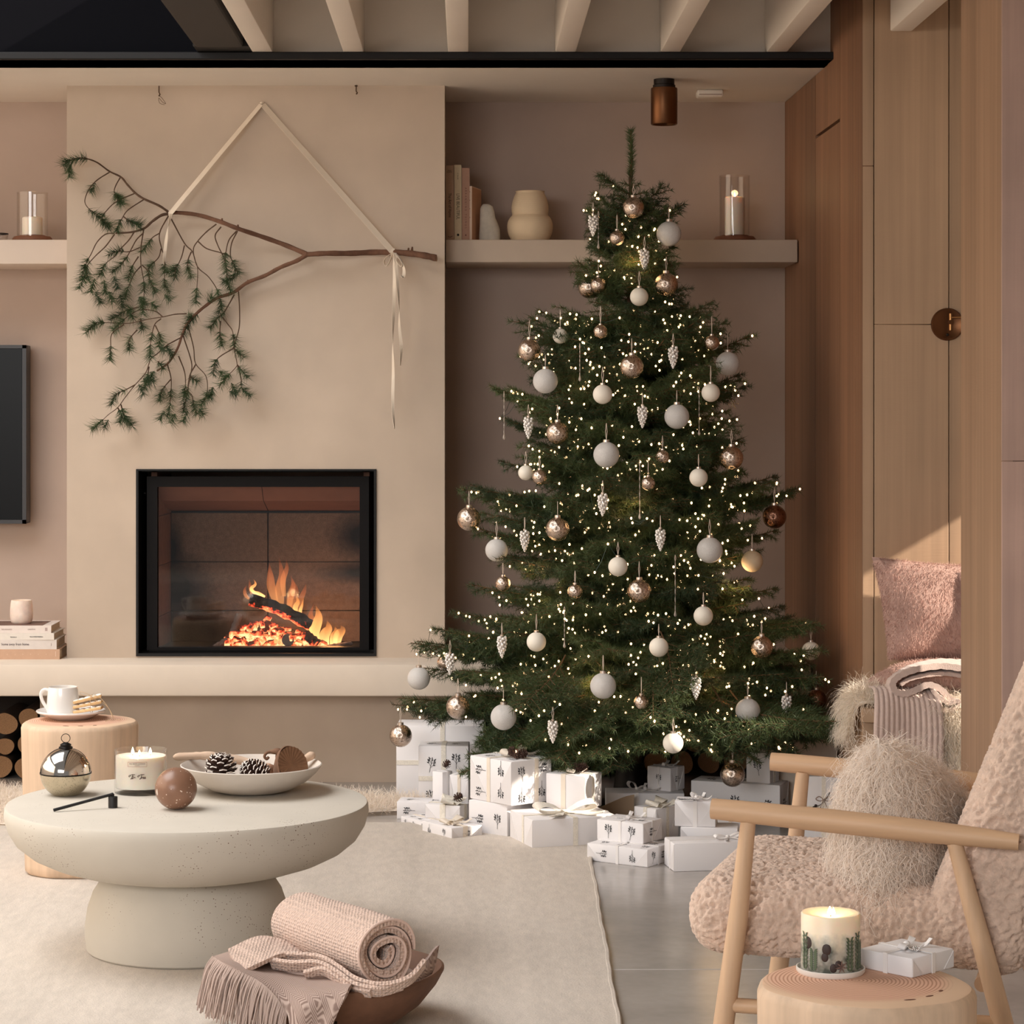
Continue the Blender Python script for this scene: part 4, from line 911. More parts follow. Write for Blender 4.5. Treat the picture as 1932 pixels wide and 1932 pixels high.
def put_branch(tip, slope=None, roll=0.0, start=0.0, fill=False):
    tip = Vector(tip); dx, dy = tip.x-XT, tip.y-YT; r = math.hypot(dx, dy)
    if slope is None: slope = float(np.interp(tip.z, [.25, .7, 1.2, 1.7, 2.1], [-.16, .02, .12, .30, .75]))
    zb = min(max(tip.z-slope*r, .22), ZTOP-.2); base = Vector((XT, YT, zb)).lerp(tip, start); d = tip-base; L_ = d.length
    if L_ < .03: return
    cand = sorted(VAR, key=lambda q: abs(math.log(L_/q[0])))[:2]; vr = random.choice(cand) if abs(math.log(L_/cand[1][0])) < .5 else cand[0]
    X = d.normalized(); up = Vector((0, 0, 1)); Y = up.cross(X).normalized(); Z = X.cross(Y)
    M_ = Matrix((X, Y, Z)).transposed().to_4x4() @ Matrix.Rotation(roll, 4, 'X')
    s = L_/vr[0]; wp = vr[3] @ (np.array(M_.to_3x3())*s).T+np.array(base)
    if fill:                                               # keep clear of the walls, and of the faces of the hung baubles
        if wp[:, 1].max() > 8.80 or (wp[:, 0] > 1.13).any(): return
        q = wp[wp[:, 1] < YT-.1]
        if len(q):
            dx_ = np.abs(q[:, None, 0]-OPOS[None, :, 0]); dz_ = np.abs(q[:, None, 2]-OPOS[None, :, 2]); fr_ = q[:, None, 1] < OPOS[None, :, 1]+.01
            if (((dx_ < OPOS[None, :, 3]+.012) & (dz_ < OPOS[None, :, 3]+.012) & fr_).sum() > (14 if start else 2)): return
    b = link('branch', vr[1], tree); b.location = base-Vector((XT, YT, 0)); b.rotation_euler = M_.to_euler(); b.scale = (s, s, s)
    n = link('needles', vr[2], b, kind='stuff')
    A = np.array(M_.to_3x3())*s; LPTS.append(vr[3] @ A.T+np.array(base))
# the branch tips one can make out against the walls
SIL = [(1136, 330), (1110, 393), (1116, 432), (1090, 496), (1096, 538), (1012, 588), (975, 612), (1000, 668), (922, 735), (946, 795), (985, 868), (866, 930), (905, 975), (888, 1003), (922, 1047), (884, 1110), (855, 1165), (818, 1197), (776, 1226), (800, 1272), (742, 1344), (905, 1402),
       (1252, 348), (1282, 390), (1240, 432), (1272, 497), (1292, 545), (1350, 572), (1372, 612), (1416, 640), (1408, 735), (1392, 792), (1404, 832), (1400, 892), (1510, 930), (1468, 905), (1470, 1008), (1440, 1045), (1468, 1117), (1500, 1172), (1548, 1186), (1552, 1236), (1556, 1290), (1600, 1382), (1560, 1402),
       (870, 1240), (905, 1320), (850, 1330)]
for u, v in SIL:
    dmax = 1.085*FPX/(u-VX) if u > VX else 9; d = min(YT+random.uniform(-.16, .05), dmax)
    put_branch(P(u, v, d))
for u, v, d in ((1165, 1408, 7.28), (1120, 1432, 7.24), (1050, 1440, 7.26), (1424, 1440, 7.2), (1382, 1412, 7.25), (1500, 1420, 7.2), (1310, 1400, 7.2), (890, 1440, 7.5), (960, 1420, 7.35), (1240, 1372, 7.15), (1085, 1395, 7.2), (1455, 1375, 7.2), (1010, 1400, 7.3), (1195, 1352, 7.12), (1350, 1358, 7.12), (1545, 1365, 7.2), (980, 1345, 7.22), (1280, 1310, 7.14), (1110, 1320, 7.14), (1155, 1452, 7.3), (1075, 1462, 7.3), (1412, 1458, 7.25), (1350, 1425, 7.2), (875, 1462, 7.45), (930, 1440, 7.4), (1505, 1440, 7.2), (1235, 1420, 7.25), (1440, 1410, 7.15)):
    put_branch(P(u, v, d), slope=random.uniform(-.55, -.3), roll=random.uniform(-.5, .5), start=.62, fill=True)
# body of the tree
z = .36; k = 0
while z < 2.0:
    R = RAD(z); n = int(np.clip(5+R*15, 5, 14))
    for j in range(n):
        a = k*2.39996+random.uniform(-.2, .2); k += 1
        rr = R*random.uniform(.62, .93)*(1 if math.sin(a) < .3 else .8)
        p = Vector((XT+rr*math.cos(a), YT+rr*math.sin(a), z+random.uniform(-.03, .03)))
        if p.x > 1.03: p.x = 1.03
        if p.y > 8.42: p.y = 8.42
        if .40 < p.z < .66 and p.y > 8.08: p.y = 8.08
        put_branch(p, roll=random.uniform(-.35, .35), fill=True)
    z += .062 if z < 1.6 else .072
# leader
lp = [[(0, 0, PZ(345, YT)), (.003, 0, PZ(300, YT)), (0, 0, PZ(246, YT))]]
l = MB(); l.tube(lp[0], [.006, .004, .002], 8); lo = l.build('leader', twig_m, tree)
v, f = needles(lp, 3400, .024, R_(50), .0010); nb = MB(); nb.addnp(v, f); nb.build('needles', needle_m, lo, smooth=False, kind='stuff')

# ------------------------------------------------------------------ ornaments
glit = mat('white_glitter', (238, 234, 230), .45, var=(14, .05), bump=(34, .55, .05, 'noise'), Coat_Weight=.3, Coat_Roughness=.25)
glit2 = mat('cream_pearl', (220, 198, 166), .4, bump=(30, .3, .03, 'noise'))
matt = mat('matt_white', (236, 228, 214), .6)
merc = mercury('mottled_mercury', (214, 196, 182), (74, 58, 48), 6.5, .08); merc2 = mercury('mottled_copper', (136, 100, 82), (44, 30, 24), 7, .08)
capm = mat('silver_cap', (206, 192, 180), .3, .9); threadm = mat('satin_thread', (214, 196, 180), .7)
beadm = mat('glass_beads', (246, 240, 234), .12, .25)
crystal = mat('crystal', (230, 216, 204), .08, Transmission_Weight=.5)
def ball_mesh(r, m, ins=40):
    return MB().ell((0, 0, 0), r, n=ins, k=ins//2).mesh('ball', m), MB().lathe([(0, r*.96), (r*.24, r*.955), (r*.26, r*.98), (r*.25, r*1.16), (r*.20, r*1.18), (0, r*1.18)], 18).mesh('cap', capm)
MESH = {}
KL = {'W': ('large white glitter bauble', 'bauble', 'white glitter baubles on the tree'), 'M': ('small matt white bauble', 'bauble', 'matt white baubles on the tree'),
      'S': ('large mottled silver glass bauble', 'bauble', 'mottled glass baubles on the tree'), 's': ('small mottled silver glass bauble', 'bauble', 'mottled glass baubles on the tree'),
      'C': ('beaded clear glass cone ornament', 'ornament', 'beaded glass cones on the tree'), 'I': ('thin clear glass icicle ornament', 'ornament', 'glass icicles on the tree')}
SPECIAL = {('S',1461,975): ('large dark copper glass bauble beside the oak wall, upper of two', merc2), ('S',1540,1320): ('large dark copper glass bauble beside the oak wall, lower of two', merc2),
           ('W',1419,1059): ('large cream pearl bauble half behind a branch tip', glit2), ('S',756,1388): ('large mottled glass bauble hanging lowest at the far left, before the tall white gift', None),
           ('W',1262,441): ('topmost large white glitter bauble, hanging in front of the shelf edge', None), ('M',1270,1402): ('small matt white bauble hanging just above the small bowed gift cube', None),
           ('S',1382,1461): ('large mottled glass bauble hanging in front of the long sprig-print gift', None), ('S',1195,392): ('large mottled glass bauble nearest the tree top', None),
           ('W',790,1280): ('large white glitter bauble in front of the hearth slab', None), ('S',885,979): ('large mottled glass bauble against the niche wall, leftmost at mid height', None)}
ORDN = 'first second third fourth fifth sixth seventh eighth ninth tenth eleventh twelfth thirteenth fourteenth fifteenth sixteenth'.split()
for kind in 'WMSsCI':
    rows = sorted([o for o in ORN if o[0] == kind], key=lambda o: o[2])
    for i, (kd_, u, v, r) in enumerate(rows):
        hidden = (u, v) in HIDDEN
        d = min(depth_for(u, v, .10 if hidden else 0), 1.09*FPX/(u-VX) if u > VX+200 else 9)
        lab, cat, grp = KL[kind]; m_over = None
        side = 'left side' if u < 1080 else ('right side' if u > 1300 else 'middle')
        label = '%s, %s of its kind from the top, %s of tree' % (lab, ORDN[i], side)
        if (kind, u, v) in SPECIAL: label, m_over = SPECIAL[(kind, u, v)]
        sc_ = d/FPX
        if kind in 'WMSs':
            rr = r*sc_*1.02; t = thing('bauble', label, cat, P(u, v, d), random.uniform(0, 6), grp)
            key = (kind, m_over.name if m_over else '')
            if key not in MESH: MESH[key] = ball_mesh(1.0, m_over or {'W': glit, 'M': matt, 'S': merc, 's': merc}[kind])
            # unit meshes scaled per copy
            for nm, me in zip(('ball', 'cap'), MESH[key]): q = link(nm, me, t); q.scale = (rr, rr, rr)
            top_ = rr*1.17; hl = random.uniform(.035, .055)
            if v < 420: hl = .03
        elif kind == 'C':
            t = thing('glass_cone', label, cat, P(u, v, d), random.uniform(0, 6), grp)
            if 'C' not in MESH:
                b = MB(); H = .066; ga = 2.39996
                for q in range(44):
                    f = q/43; zz = H*(.44-f*.94); rr = .0125*math.sin(math.pi*min(1, (.30+.70*f)))**.9 if f < .97 else .0005
                    b.ell((rr*math.cos(q*ga), rr*math.sin(q*ga), zz), .0052-.0022*f, n=9, k=6)
                b.ell((0, 0, .0), .007, .007, .028, 12, 8); MESH['C'] = b.mesh('beads', beadm)
            link('beads', MESH['C'], t, kind='stuff'); top_ = .033; hl = .04
            b = MB().lathe([(0, .031), (.005, .031), (.005, .037), (0, .038)], 12).build('cap', capm, t)
        else:
            t = thing('glass_icicle', label, cat, P(u, v, d), random.uniform(0, 6), grp); h = r*sc_
            b = MB().lathe([(0, -h*.5), (.0035, -h*.5+.003), (.0045, -h*.5+.007), (.0028, -h*.5+.013), (.0012, -h*.5+.02)]+[(.0011+.0007*math.sin(q*1.5), -h*.5+.02+(h-.02)*q/24) for q in range(25)]+[(0, h*.5)], 10)
            b.build('drop', crystal, t); top_ = h*.5; hl = .02
        h = MB(); 
        for s in (-1, 1): h.tube([(0, 0, top_), (s*.003, 0, top_+hl*.5), (0, 0, top_+hl)], .0009, 5, cap=False)
        h.build('hanger', threadm, t)
        tp = P(u, v, d)+Vector((random.uniform(-.008, .008), .014, top_+hl+.004))
        put_branch(tp)
t = thing('glitter_star', 'tiny glitter snowflake hanging at the right edge of the tree', 'ornament', P(1383, 762, 7.8))
b = MB()
for k in range(6):
    a = k*math.pi/3; b.tube([(0, 0, 0), (.016*math.cos(a), 0, .016*math.sin(a))], .0008, 5); b.ell((.0165*math.cos(a), 0, .0165*math.sin(a)), .0016, n=8, k=5); b.ell((.009*math.cos(a), 0, .009*math.sin(a)), .0013, n=8, k=5)
b.build('star', mat('gold_glitter', (222, 196, 150), .25, .7), t)
MB().tube([(0, 0, .017), (0, 0, .05)], .0007, 5).build('hanger', threadm, t)
put_branch(P(1383, 762, 7.8)+Vector((0, .01, .052)))

# ------------------------------------------------------------------ fairy lights
bulb_m = emit('fairy_bulb', (1, .62, .30), 8.0)
wire_m = mat('green_wire', (30, 56, 44), .5)
allp = np.concatenate(LPTS); rr = np.hypot(allp[:, 0]-XT, allp[:, 1]-YT); Rz = np.array([RAD(q) for q in allp[:, 2]])
okp = allp[(allp[:, 1] < YT+.02) & (rr > .42*Rz) & (allp[:, 2] > .25) & (rr < Rz*1.15)]
okp = okp[rng.permutation(len(okp))]; cl = []; cell = {}
for q in okp:
    if rng.random() > .18+.82*(math.sin(q[0]*19+q[2]*7)*math.sin(q[2]*23+q[0]*5+q[1]*11) > .12): continue
    c = tuple((q/.0145).astype(int))
    if c in cell: continue
    cell[c] = 1; cl.append(q+rng.normal(0, .004, 3)+[0, -.006, 0])
    if len(cl) >= 1900: break
cl = np.array(cl)
fl_ = thing('fairy_lights', 'string of tiny warm white fairy lights wound around the whole tree', 'string lights', (XT, YT, 0))
org = np.array([XT, YT, 0]); bm_ = MB().ell((0, 0, 0), .0031, .0031, .0040, 8, 6).mesh('bulb', bulb_m)
order = np.argsort(cl[:, 1]); wv = MB(); rest = MB()
for i, k in enumerate(order):
    q = cl[k]-org
    if i < 290: o = link('bulb', bm_, fl_); o.location = q
    else: rest.ell(q, .0031, .0031, .0040, 8, 6)
rest.build('bulb', bulb_m, fl_, kind='stuff')
left = set(range(len(cl))); kd = kdtree.KDTree(len(cl))
for i, q in enumerate(cl): kd.insert(q, i)
kd.balance()
for i, q in enumerate(cl):
    for co, j, dist in kd.find_n(q, 3)[1:]:
        if j > i and dist < .10:
            a, b_ = Vector(q)-Vector(org), Vector(cl[j])-Vector(org); mid = (a+b_)/2+Vector((0, .008, -.012)); wv.tube([a, mid, b_], .0008, 3, cap=False)
wv.build('wire', wire_m, fl_, kind='stuff')
for k, (z, a, r) in enumerate(((1.75, -1.6, .10), (1.35, -2.2, .22), (1.3, -.9, .22), (1.0, -1.6, .32), (.75, -2.5, .40), (.75, -.7, .40), (.45, -1.9, .48), (.45, -1.1, .48))):
    o = lamp('POINT', 'fairy_glow', (r*math.cos(a), r*math.sin(a), z), .8, (1, .62, .30), shadow_soft_size=.05); o.parent = fl_
# ------------------------------------------------------------------ presents under the tree
paper = mat('white_paper', (236, 233, 234), .55, var=(9, .015), bump=(10, .10, .004, 'noise'))
paper_c = mat('cream_paper', (226, 210, 192), .6, var=(9, .02), bump=(10, .10, .004, 'noise'))
fold_m = mat('paper_fold', (226, 222, 222), .6)
satin = mat('cream_satin', (232, 220, 204), .35, var=(30, .05), Sheen_Weight=.3)
organza = mat('gold_organza', (236, 229, 216), .5, var=(220, .12), bump=(500, .4, .002, 'noise'))
tape = mat('white_ribbon', (238, 234, 232), .5)
jute = mat('brown_twine', (122, 88, 66), .9)
inkb = mat('black_print', (26, 26, 32), .7)
def sprig_poly(mb, o, ex, ez, n, s, rot):
    """a leafy twig printed on the paper: stem and eleven leaves"""
    c, sn = math.cos(rot), math.sin(rot)
    def T(x, z): X, Z = (c*x-sn*z)*s, (sn*x+c*z)*s; return o+ex*X+ez*Z
    def leaf(x, z, a, l=.17, w_=.032):
        d = (math.sin(a), math.cos(a)); q = (d[1], -d[0])
        pts = [(x, z), (x+d[0]*l*.35+q[0]*w_, z+d[1]*l*.35+q[1]*w_), (x+d[0]*l*.75+q[0]*w_*.8, z+d[1]*l*.75+q[1]*w_*.8), (x+d[0]*l, z+d[1]*l), (x+d[0]*l*.75-q[0]*w_*.8, z+d[1]*l*.75-q[1]*w_*.8), (x+d[0]*l*.35-q[0]*w_, z+d[1]*l*.35-q[1]*w_)]
        mb.add([T(*p)[:] for p in pts], [tuple(range(6))])
    def line(x0, z0, x1, z1, w_=.014):
        d = Vector((x1-x0, z1-z0)).normalized()*w_; mb.add([T(*p)[:] for p in ((x0+d.y, z0-d.x), (x1+d.y, z1-d.x), (x1-d.y, z1+d.x), (x0-d.y, z0+d.x))], [(0, 1, 2, 3)])
    line(0, -.56, 0, .30)
    for z0, sd, l in ((-.26, 1, .36), (-.16, -1, .38), (-.02, 1, .34), (.06, -1, .30)):
        x1, z1 = sd*l*.62, z0+l*.86; line(0, z0, x1, z1, .010); leaf(x1, z1, sd*.25, .15); leaf(x1*.62, z0+l*.52, sd*1.25, .17); leaf(x1*.80, z0+l*.70, -sd*.15, .14)
    leaf(0, .28, 0, .2); leaf(0, .20, .5, .15)
FN = {'F': (Vector((0, -1, 0)), Vector((1, 0, 0)), Vector((0, 0, 1))), 'L': (Vector((-1, 0, 0)), Vector((0, -1, 0)), Vector((0, 0, 1))),
      'T': (Vector((0, 0, 1)), Vector((1, 0, 0)), Vector((0, 1, 0))), 'R': (Vector((1, 0, 0)), Vector((0, 1, 0)), Vector((0, 0, 1)))}
def bow(t, c, kind, size, m, rz=0.0):
    """two loops, two tails and a knot, on top of the box"""
    M_ = Matrix.Translation(c) @ Matrix.Rotation(rz, 4, 'Z'); hw = {'satin': .013, 'organza': .020, 'tape': .0055}[kind]; s = size
    for sd in (-1, 1):
        pl = [Vector(p) for p in ((0, 0, .004), (sd*.5*s, -.10*s, .30*s), (sd*1.0*s, -.06*s, .36*s), (sd*1.12*s, .02*s, .20*s), (sd*.7*s, .06*s, .05*s), (0, .02*s, .003))]
        l = smooth_line(pl, 6); k = len(l); hws = [hw*(.45+.55*math.sin(math.pi*i/(k-1))) for i in range(k)]
        MB().band([M_ @ p for p in l], (M_.to_3x3() @ Vector((.15*sd, 1, .25))), hws, .0009).build('bow_loop', m, t, ang=60)
        tl = [Vector(p) for p in ((0, 0, .004), (sd*.35*s, -.35*s, .07*s), (sd*.65*s, -.75*s, .05*s), (sd*.95*s, -1.05*s, .012))]
        l = smooth_line(tl, 5); k = len(l)
        MB().band([M_ @ p for p in l], M_.to_3x3() @ Vector((1, .5*sd, .2)), [hw*(.4+.5*i/(k-1)) for i in range(k)], .0009).build('bow_tail', m, t, ang=60)
    MB().ell(M_ @ Vector((0, 0, .006)), hw*.7+.002, hw*.6+.002, .005, 12, 8).build('knot', m, t)
MINI = pinecone(.014, .022, 34, False).mesh('cone_scales', [cone_d, cone_w], smooth=False)
def cones_on(t, pts):
    for p in pts:
        o = link('mini_cone', MINI, t); o.location = p; o.rotation_euler = (random.uniform(.6, 1.4), random.uniform(-.6, .6), random.uniform(0, 6)); o['label'] = 'small dark pine cone tied on top'
def gift(label, u, v, z0, deg, wr, wl, h, rib=None, rm=None, rw=.006, bow_=None, sprig=None, folds='F', pm=None, cones=None, pos=(.5, .5), d=None, name='gift_box', brz=0.4):
    c = Pz(u, v, z0) if d is None else Vector((PX(u, d), d, z0)); a = R_(deg)
    ctr = c+Vector((math.cos(a)*wr/2-math.sin(a)*wl/2, math.sin(a)*wr/2+math.cos(a)*wl/2, 0))
    t = thing(name, label, 'gift', (ctr.x, ctr.y, z0), a, 'wrapped presents under the tree'); X, Y = wr/2, wl/2
    MB().rbox(-X, X, -Y, Y, 0, h, .0022, 2).build('paper_box', pm or paper, t, ang=30)
    dims = {'F': (X, h, -Y), 'L': (Y, h, -X), 'R': (Y, h, X)}
    for f in folds:                                        # the envelope folds at a box end
        n, ex, ez = FN[f]; hx, hh, off = dims[f]; o = n*abs(off)+Vector((0, 0, 0)); s = min(hx*.9, hh*.85)
        for sd in (-1, 1):
            tri = [o+ex*(sd*(hx-.001))+ez*(hh-.003), o+ex*(sd*(hx-.001))+ez*.002, o+ex*(sd*(hx-s))+ez*.002]
            b = MB().prism(tri if sd > 0 else tri[::-1], n, .0009)
            b.build('fold', fold_m, t, smooth=False)
    if rib:
        e = .0009
        for ax in rib:
            b = MB()
            if ax == 'x':                                  # runs across, over front and back
                q = -X+2*X*pos[0]; p = [(q, -Y-e, 0), (q, -Y-e, h+e), (q, Y+e, h+e), (q, Y+e, 0)]; sd = (1, 0, 0)
            elif ax == 'y':
                q = -Y+2*Y*pos[1]; p = [(-X-e, q, 0), (-X-e, q, h+e), (X+e, q, h+e), (X+e, q, 0)]; sd = (0, 1, 0)
            else:
                q = h*.5; p = [(-X-e, Y, q), (-X-e, -Y-e, q), (X+e, -Y-e, q), (X+e, Y, q)]; sd = (0, 0, 1)
            for p0, p1 in zip(p[:-1], p[1:]): b.band([p0, p1], sd, rw, .001)
            b.build('gift_ribbon', rm or satin, t, smooth=False)
    if bow_:
        bow(t, Vector((-X+2*X*pos[0], -Y+2*Y*pos[1], h+.001)), bow_[0], bow_[1], rm or satin, brz)
    if sprig:
        rs = random.Random(int(u*7+v))
        for f, (hx, hz, off) in (('F', (X, h, -Y)), ('L', (Y, h, -X)), ('T', (X, 2*Y, h))):
            n, ex, ez = FN[f]; sz = sprig; k = 0; nx, nz = max(1, round(2*hx/(sz*1.6))), max(1, round(hz/(sz*1.45)))
            for i in range(nx):
                for j in range(nz):
                    x = -hx+2*hx*(i+.5)/nx; zz = hz*(j+.5)/nz+(.1*sz if i % 2 else -.1*sz)*(nz > 1); s_ = min(sz, hz*.85, 2*hx*.85)*.80
                    if f == 'T': o = Vector((x, -Y+zz, h+.0006))
                    else: o = n*(abs(off)+.0014)+ex*x+ez*zz
                    b = MB(); sprig_poly(b, o, ex, ez, n, s_, rs.choice((0, .2, -.2, math.pi, 1.57, -1.57) if s_ > sz*.5 else (1.57, -1.57)) )
                    b.build('sprig_print', inkb, t, smooth=False, kind='stuff')
    if cones: cones_on(t, [Vector((-X+2*X*a_, -Y+2*Y*b_, h+.012)) for a_, b_ in cones])
    return t
# from the left
gift('tall plain white gift standing at the back left, against the chimney base', 912, 0, 0, 88, .16, .287, .243, 'yz', organza, .0075, folds='', d=8.02, pos=(.5, .47))
gift('upright sprig-print gift in front of the tall white gift', 884, 0, 0, 88, .11, .160, .208, 'yz', organza, .0075, sprig=.06, folds='', d=7.79, pos=(.5, .5))
gift('low sprig-print gift lying flat at the far left, by the sheepskin', 838, 0, 0, 82, .09, .150, .055, None, sprig=.05, folds='', d=7.62)
gift('tiny white gift cube with one pine cone, on the low sprig gift', 835, 0, .055, 50, .048, .042, .09, 'x', tape, .003, folds='', d=7.648, cones=[(.6, .4)])
gift('small white gift with a satin ribbon, wedged left of the big sprig-print cube', 884, 0, 0, 74, .055, .062, .142, 'y', satin, .005, folds='L', d=7.60, bow_=('satin', .02))
gift('slim flat white gift lowest at the far left on the rug edge', 806, 0, 0, 34, .10, .150, .022, 'x', satin, .005, sprig=.035, folds='', d=7.44)
gift('small white gift with big satin and gold bows, behind the flat sprig gift', 868, 0, .0225, 66, .075, .118, .044, 'xy', organza, .009, ('organza', .045), folds='L', d=7.475, cones=[(.75, .35)])
gift('flat sprig-print gift with a satin bow at the front left', 852, 1588, 0, 33, .108, .165, .040, 'x', satin, .0085, ('satin', .042), sprig=.048, folds='F', pos=(.45, .45))
gift('wide sprig-print gift box under the big sprig-print cube', 957, 0, 0, 50, .17, .150, .104, None, sprig=.055, folds='', d=7.270)
gift('big sprig-print gift cube topped with pine cones and a satin bow', 965, 1521, .1045, 40, .160, .190, .131, 'xy', satin, .0075, ('satin', .06), sprig=.058, folds='L', cones=[(.30, .22), (.38, .30), (.42, .18), (.33, .36)], pos=(.62, .55))
gift('large plain white gift with gold organza ribbons, front and centre on the rug', 1005, 1606, 0, 18, .265, .200, .09, 'xy', organza, .0075, ('organza', .085), folds='L', pos=(.5, .42), brz=.1)
gift('plain white gift with pine cones on top, behind the large organza-ribboned gift', 1103, 1530, .0905, 60, .110, .130, .103, 'xy', satin, .0075, ('satin', .04), folds='F', cones=[(.4, .3), (.55, .25), (.7, .4), (.5, .45)], pos=(.5, .55))
gift('low plain white gift with a ribbon bow, under the small sprig cube', 1291, 0, 0, 88, .11, .246, .078, 'y', tape, .0045, ('tape', .055), folds='', d=7.655, pos=(.5, .60))
gift('small sprig-print gift cube with looped ribbon bow, beneath a matt white bauble', 1265, 1494, .0785, 52, .080, .088, .074, 'xy', tape, .004, ('tape', .035), sprig=.042, folds='F')
gift('long sprig-print gift lying behind the chair arm', 1471, 0, 0, 68, .11, .285, .122, None, sprig=.062, folds='F', d=7.53)
gift('upright sprig-print gift with satin bow standing on the long sprig gift', 1452, 1479, .1225, 58, .068, .080, .094, 'x', satin, .007, ('satin', .035), sprig=.055, folds='F')
gift('large cream gift box against the oak wall at the back right', 1579, 0, 0, 88, .14, .205, .245, None, folds='', pm=paper_c, d=7.67)
tw = gift('plain white gift tied with brown twine and dark seed heads', 1592, 0, 0, 88, .10, .120, .187, 'yz', organza, .006, folds='', d=7.28)
b = MB(); L0 = Vector((-.0515, .0, .118))
for sd in (-1, 1): b.tube(smooth_line([L0+Vector((-.002, 0, 0)), L0+Vector((-.006, sd*.014, .010)), L0+Vector((-.005, sd*.024, .002)), L0+Vector((-.004, sd*.012, -.004)), L0+Vector((-.002, 0, 0))], 5), .0011, 5); b.tube(smooth_line([L0, L0+Vector((-.003, sd*.006, -.014)), L0+Vector((-.003, sd*.011, -.026))], 4), .0011, 5)
b.build('twine_bow', jute, tw)
b = MB(); b.tube(smooth_line([L0+Vector((-.003, -.018, .022)), L0+Vector((-.004, -.004, -.002)), L0+Vector((-.005, .012, -.016)), L0+Vector((-.005, .026, -.02))], 5), .0014, 6)
for q in ((.024, -.018), (.030, -.024), (.027, -.03)): b.ell(L0+Vector((-.006, q[0], q[1])), .0048, n=10, k=7)
b.build('seed_head', mat('dark_seed', (40, 30, 30), .5), tw)
gift('narrow sprig-print gift squeezed between the twine gift and the oak wall', 1608, 0, 0, 88, .09, .013, .16, None, sprig=.04, folds='', d=7.22)
gift('white gift with cream organza bow, behind the stacked sprig gifts', 1238, 0, 0, 46, .105, .085, .094, 'xy', organza, .0065, ('organza', .045), folds='FL', d=7.25)
gift('low white gift underneath the white gift with the leaf tag', 1392, 0, 0, 82, .10, .165, .074, None, folds='L', d=7.03)
tg_ = gift('white gift with a tape bow and a cut-out leaf tag, beside the chair arm', 1350, 1561, .0745, 80, .082, .118, .074, 'y', tape, .006, ('tape', .035), folds='L', pos=(.5, .5))
b = MB()
for k in range(9):
    sprig_poly(b, Vector((-.044-.002*k, .020+.0045*(k-4), .079+.0005*k)), Vector((0, -1, 0)), Vector((-.8, 0, .35)), None, .034, 1.2+.25*(k-4))
b.build('leaf_tag_print', inkb, tg_, smooth=False, kind='stuff')
b = MB().prism([Vector(p) for p in ((-.030, -.012, .0765), (-.062, -.018, .084), (-.070, .012, .086), (-.066, .042, .0855), (-.036, .046, .0775))], (.3, 0, 1), -.0006); b.build('leaf_tag', paper, tg_, smooth=False)
gift('small white gift with a satin bow, half hidden behind the chair arm', 1402, 0, 0, 84, .08, .075, .080, 'y', satin, .005, ('satin', .03), folds='', d=7.21)
gift('sprig-print gift with white ribbon at the rug corner, lower of the stacked pair', 1222, 1637, 0, 56, .122, .198, .050, 'xy', tape, .0042, None, sprig=.05, folds='L')
gift('sprig-print gift with a white bow at the rug corner, upper of the stacked pair', 1213, 1593, .0505, 57, .112, .150, .058, 'xy', tape, .0042, ('tape', .04), sprig=.05, folds='F')
gift('plain white gift nearest the armchair, standing on bare concrete', 1272, 1645, 0, 9, .23, .112, .078, 'y', tape, .004, ('tape', .04), folds='L', pos=(.72, .45))
sg = gift('small white gift with white ribbon and beaded charm on the stump stool', 1721, 1846, S2Z, 43, .106, .100, .030, 'xy', tape, .0042, ('tape', .030), folds='F', name='gift_box')
sg['group'] = 'wrapped presents'; del sg['group']
b = MB()
for k in range(13):
    a = k/12*4.2; b.ell((.010+.010*math.cos(a)-.014, -.022+.010*math.sin(a), .0335), .0021, n=8, k=5)
b.build('bead_charm', mat('silver_beads', (206, 200, 196), .2, .8), sg, kind='stuff')
# pampas-pale paper leaves behind the sunlit gift
t = thing('kraft_wrap', 'curl of pale brown kraft paper on the floor below the tree', 'paper', (PX(1140, 7.66), 7.62, 0))
MB().grid(lambda u, v: (-.07+.16*u, .03*math.sin(u*3)-.03*v, .006+.07*v*(.45+.55*u)+.008*math.sin(u*5+v*3)), 16, 8).build('sheet', mat('kraft', (196, 170, 142), .8), t, ang=None)
# ------------------------------------------------------------------ fireplace
ins = mat('stove_black', (15, 14, 14), .55, Specular_IOR_Level=.3, bump=(120, .08, .002, 'noise')); ins2 = mat('stove_frame', (24, 22, 22), .5, Specular_IOR_Level=.08, bump=(120, .08, .002, 'noise'))
fp = thing('fireplace_insert', 'black glass-fronted fireplace insert set into the chimney breast, fire burning', 'fireplace', ((ox0+ox1)/2, DC, oz0))
def frame(name, u0, u1, v0, v1, tw, d0, d1, m, dref):
    x0, x1, z1, z0 = PX(u0, dref), PX(u1, dref), PZ(v0, dref), PZ(v1, dref); b = MB()
    b.box(x0, x0+tw[0], d0, d1, z0, z1); b.box(x1-tw[1], x1, d0, d1, z0, z1); b.box(x0+tw[0], x1-tw[1], d0, d1, z1-tw[2], z1); b.box(x0+tw[0], x1-tw[1], d0, d1, z0, z0+tw[3])
    return b.build(name, m, fp, True, smooth=False), (x0, x1, z0, z1)
frame('surround', 257, 710, 885, 1238, (.008, .008, .006, .010), DC-.006, DC+.24, ins, DC)
fo, fr_ = frame('door_frame', 277, 696, 899, 1227, (.036, .032, .036, .010), DC+.035, DC+.075, ins2, DC+.035)
gx0, gx1, gz0, gz1 = fr_[0]+.036, fr_[1]-.032, fr_[2]+.010, fr_[3]-.036
MB().box(gx0, gx1, DC+.052, DC+.057, gz0, gz1).build('door_glass', pane, fp, True)
b = MB(); b.box(gx0, gx1, DC+.075, DC+.095, gz0-.02, gz0); b.build('inner_sill', ins, fp, True)
